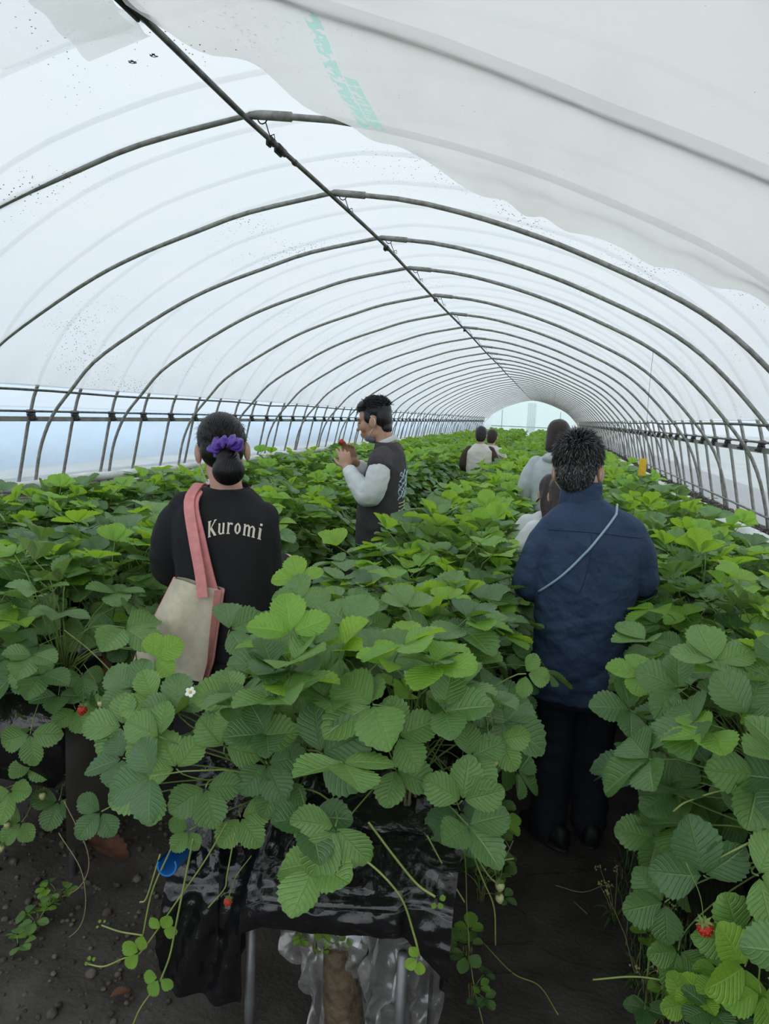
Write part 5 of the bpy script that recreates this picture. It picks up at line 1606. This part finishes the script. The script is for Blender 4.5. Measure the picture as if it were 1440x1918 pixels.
twig([(910, 1770), (960, 1768), (1000, 1764)], 'straight dark twig in the middle of the path')
twig([(1010, 1775), (1060, 1800), (1130, 1818)], 'curved dark twig nearer the weeds')
twig([(900, 1825), (990, 1820), (1060, 1850), (1110, 1862)], 'longest dark twig across the near path')
twig([(1040, 1660), (1090, 1672), (1130, 1660), (1150, 1662)], 'pale dry stalk on the path before the weeds', .0016, 'straw')
twig([(905, 1765), (960, 1820), (1010, 1845), (1045, 1900)], 'pale runner end creeping across the ground cloth of the path', .002, 'stalk_pale')
twig([(1075, 1690), (1100, 1712)], 'short pale dry stalk on the path', .0016, 'straw')
def weed(px, py, h, label, seed, n=5):
    rng = random.Random(seed)
    d = CAM_W + CAM_R * ((px - 720) / F_PX) - CAM_U * ((py - 959) / F_PX)
    p = Vector((0, 0, CAM_Z)) + d * (-CAM_Z / d.z)
    e = empty('flowering_weed', (p.x, p.y, ground_z(p.x, p.y)), 0, label, 'weed', 'flowering weeds')
    for i in range(n):
        a = rng.uniform(0, 2 * PI); L = h * rng.uniform(.6, 1.1)
        tip = Vector((math.cos(a) * L * .5, math.sin(a) * L * .5, L * .8))
        MB().tube([(0, 0, 0), tuple(tip * .45 + Vector((0, 0, L * .12))), tuple(tip)], [.0016, .0013, .001], 5).obj('stem', M['straw'], e)
        b = MB()
        for j in range(7): b.ell(tip + Vector((rng.gauss(0, .008), rng.gauss(0, .008), rng.gauss(.004, .006))), .0034, 6, 5)
        b.obj('flower_head', M['weed_flower'], e)
    b = MB()
    for i in range(10):
        a = rng.uniform(0, 2 * PI); L = rng.uniform(.04, .10); dd = Vector((math.cos(a), math.sin(a), 0)); sd = Vector((-math.sin(a), math.cos(a), 0)) * .006
        z0 = Vector((0, 0, rng.uniform(0, .05)))
        b.add([z0, z0 + dd * L * .5 + sd + Vector((0, 0, .03)), z0 + dd * L + Vector((0, 0, .015)), z0 + dd * L * .5 - sd + Vector((0, 0, .03))], [(0, 1, 2, 3)])
    b.obj('foliage', M['weed'], e)
weed(1150, 1725, .20, 'flowering weed with yellowish heads beside the path below the trousers', 3)
weed(1195, 1850, .26, 'flowering weed leaning over the near path, nearest the twigs', 4, 6)
weed(1240, 1790, .16, 'flowering weed under the right-hand leaves', 5)
weed(1225, 1880, .12, 'low flowering weed at the bottom of the picture', 6)
# fine grass under the right bench: a mass of blades
b = MB(); rng = random.Random(21)
for i in range(1500):
    x, y = rng.uniform(.36, .72), rng.uniform(1.5, 2.7)
    if rng.random() > math.exp(-((x - .50) / .16) ** 2): continue
    h, a = rng.uniform(.03, .16), rng.uniform(0, 2 * PI)
    dd = Vector((math.cos(a), math.sin(a), 0)) * h * rng.uniform(.2, .9); sd = Vector((-math.sin(a), math.cos(a), 0)) * .0016
    p = Vector((x, y, ground_z(x, y) - .002))
    b.add([p - sd, p + sd, p + dd * .4 + Vector((0, 0, h * .7)) + sd * .8, p + dd * .4 + Vector((0, 0, h * .7)) - sd * .8, p + dd + Vector((0, 0, h * .9))], [(0, 1, 2, 3), (3, 2, 4)], rng.choice((0, 0, 1)))
tag(b.obj('weed_grass', [M['weed'], M['straw']]), 'fine tangled grass along the foot of the right bench', 'grass', None, 'stuff')
# crumbs of soil on the left path
b = MB(); rng = random.Random(33)
for i in range(900):
    x, y = rng.uniform(-2.3, -.95), rng.uniform(1.35, 2.6)
    s = rng.uniform(.003, .012) * (1.6 if rng.random() < .08 else 1)
    b.ell((x, y, ground_z(x, y) + s * .3), (s, s * rng.uniform(.6, 1.2), s * .7), 6, 4, rotz(rng.uniform(0, 3)))
tag(b.obj('soil_crumbs', M['debris']), 'brown soil crumbs scattered over the left path', 'soil', None, 'stuff')
# litter along the foot of the right posts
b = MB(); rng = random.Random(34)
for i in range(1800):
    y = rng.uniform(3.0, 20); x = rng.uniform(1.38, 1.56)
    L, a = rng.uniform(.03, .16), rng.uniform(0, PI)
    p = Vector((x, y, GZ + .03)); d = Vector((-math.cos(a) * .5, math.sin(a), rng.uniform(-.2, .4))) * L
    b.tube([p, p + d * .5 + Vector((0, 0, .02)), p + d], .003, 4, mat=rng.choice((0, 0, 1)))
tag(b.obj('dry_litter', [M['debris'], M['soil']]), 'dry stalks and litter heaped along the right posts', 'litter', None, 'stuff')
# yellow insect card on its thread
e = empty('sticky_card', at(1203, 875, 5.74), 0, 'yellow sticky insect card hanging on a thread over the right bed', 'insect card')
b = MB(); b.box((0, 0, 0), (.062, .004, .135), rotz(.35), bevel=.001); b.obj('card', M['yellow_card'], e)
c0 = at(1203, 875, 5.74)
MB().tube([(0, 0, .066), (.003, 0, .3), (-.004, 0, .6), (.0, 0, prof_z(c0.x) - c0.z - .01)], .0014, 5).obj('thread', M['wire'], e)
# two dark spots on the film beside the ridge
M['spot'] = simple('dark_spot', (.05, .05, .05), .8)
for i, (x, y, lab) in enumerate(((288, 99, 'dark torn spot in the film nearer the ridge pipe'), (248, 119, 'dark torn spot in the film farther from the ridge pipe'))):
    c = at(x, y, 2.28)
    z = prof_z(c.x) + .012
    b = MB(); rng = random.Random(i)
    for k in range(9):
        a = rng.uniform(0, 6.28)
        b.tube([(c.x + .014 * math.cos(a), 2.28 + .012 * math.sin(a), z), (c.x + .006 * math.cos(a + 1), 2.28 + .006 * math.sin(a + 1), z - .003), (c.x + .015 * math.cos(a + 2.2), 2.28 + .012 * math.sin(a + 2.2), z)], .0012, 4)
    tag(b.obj('film_tear', M['spot']), lab, 'tear')
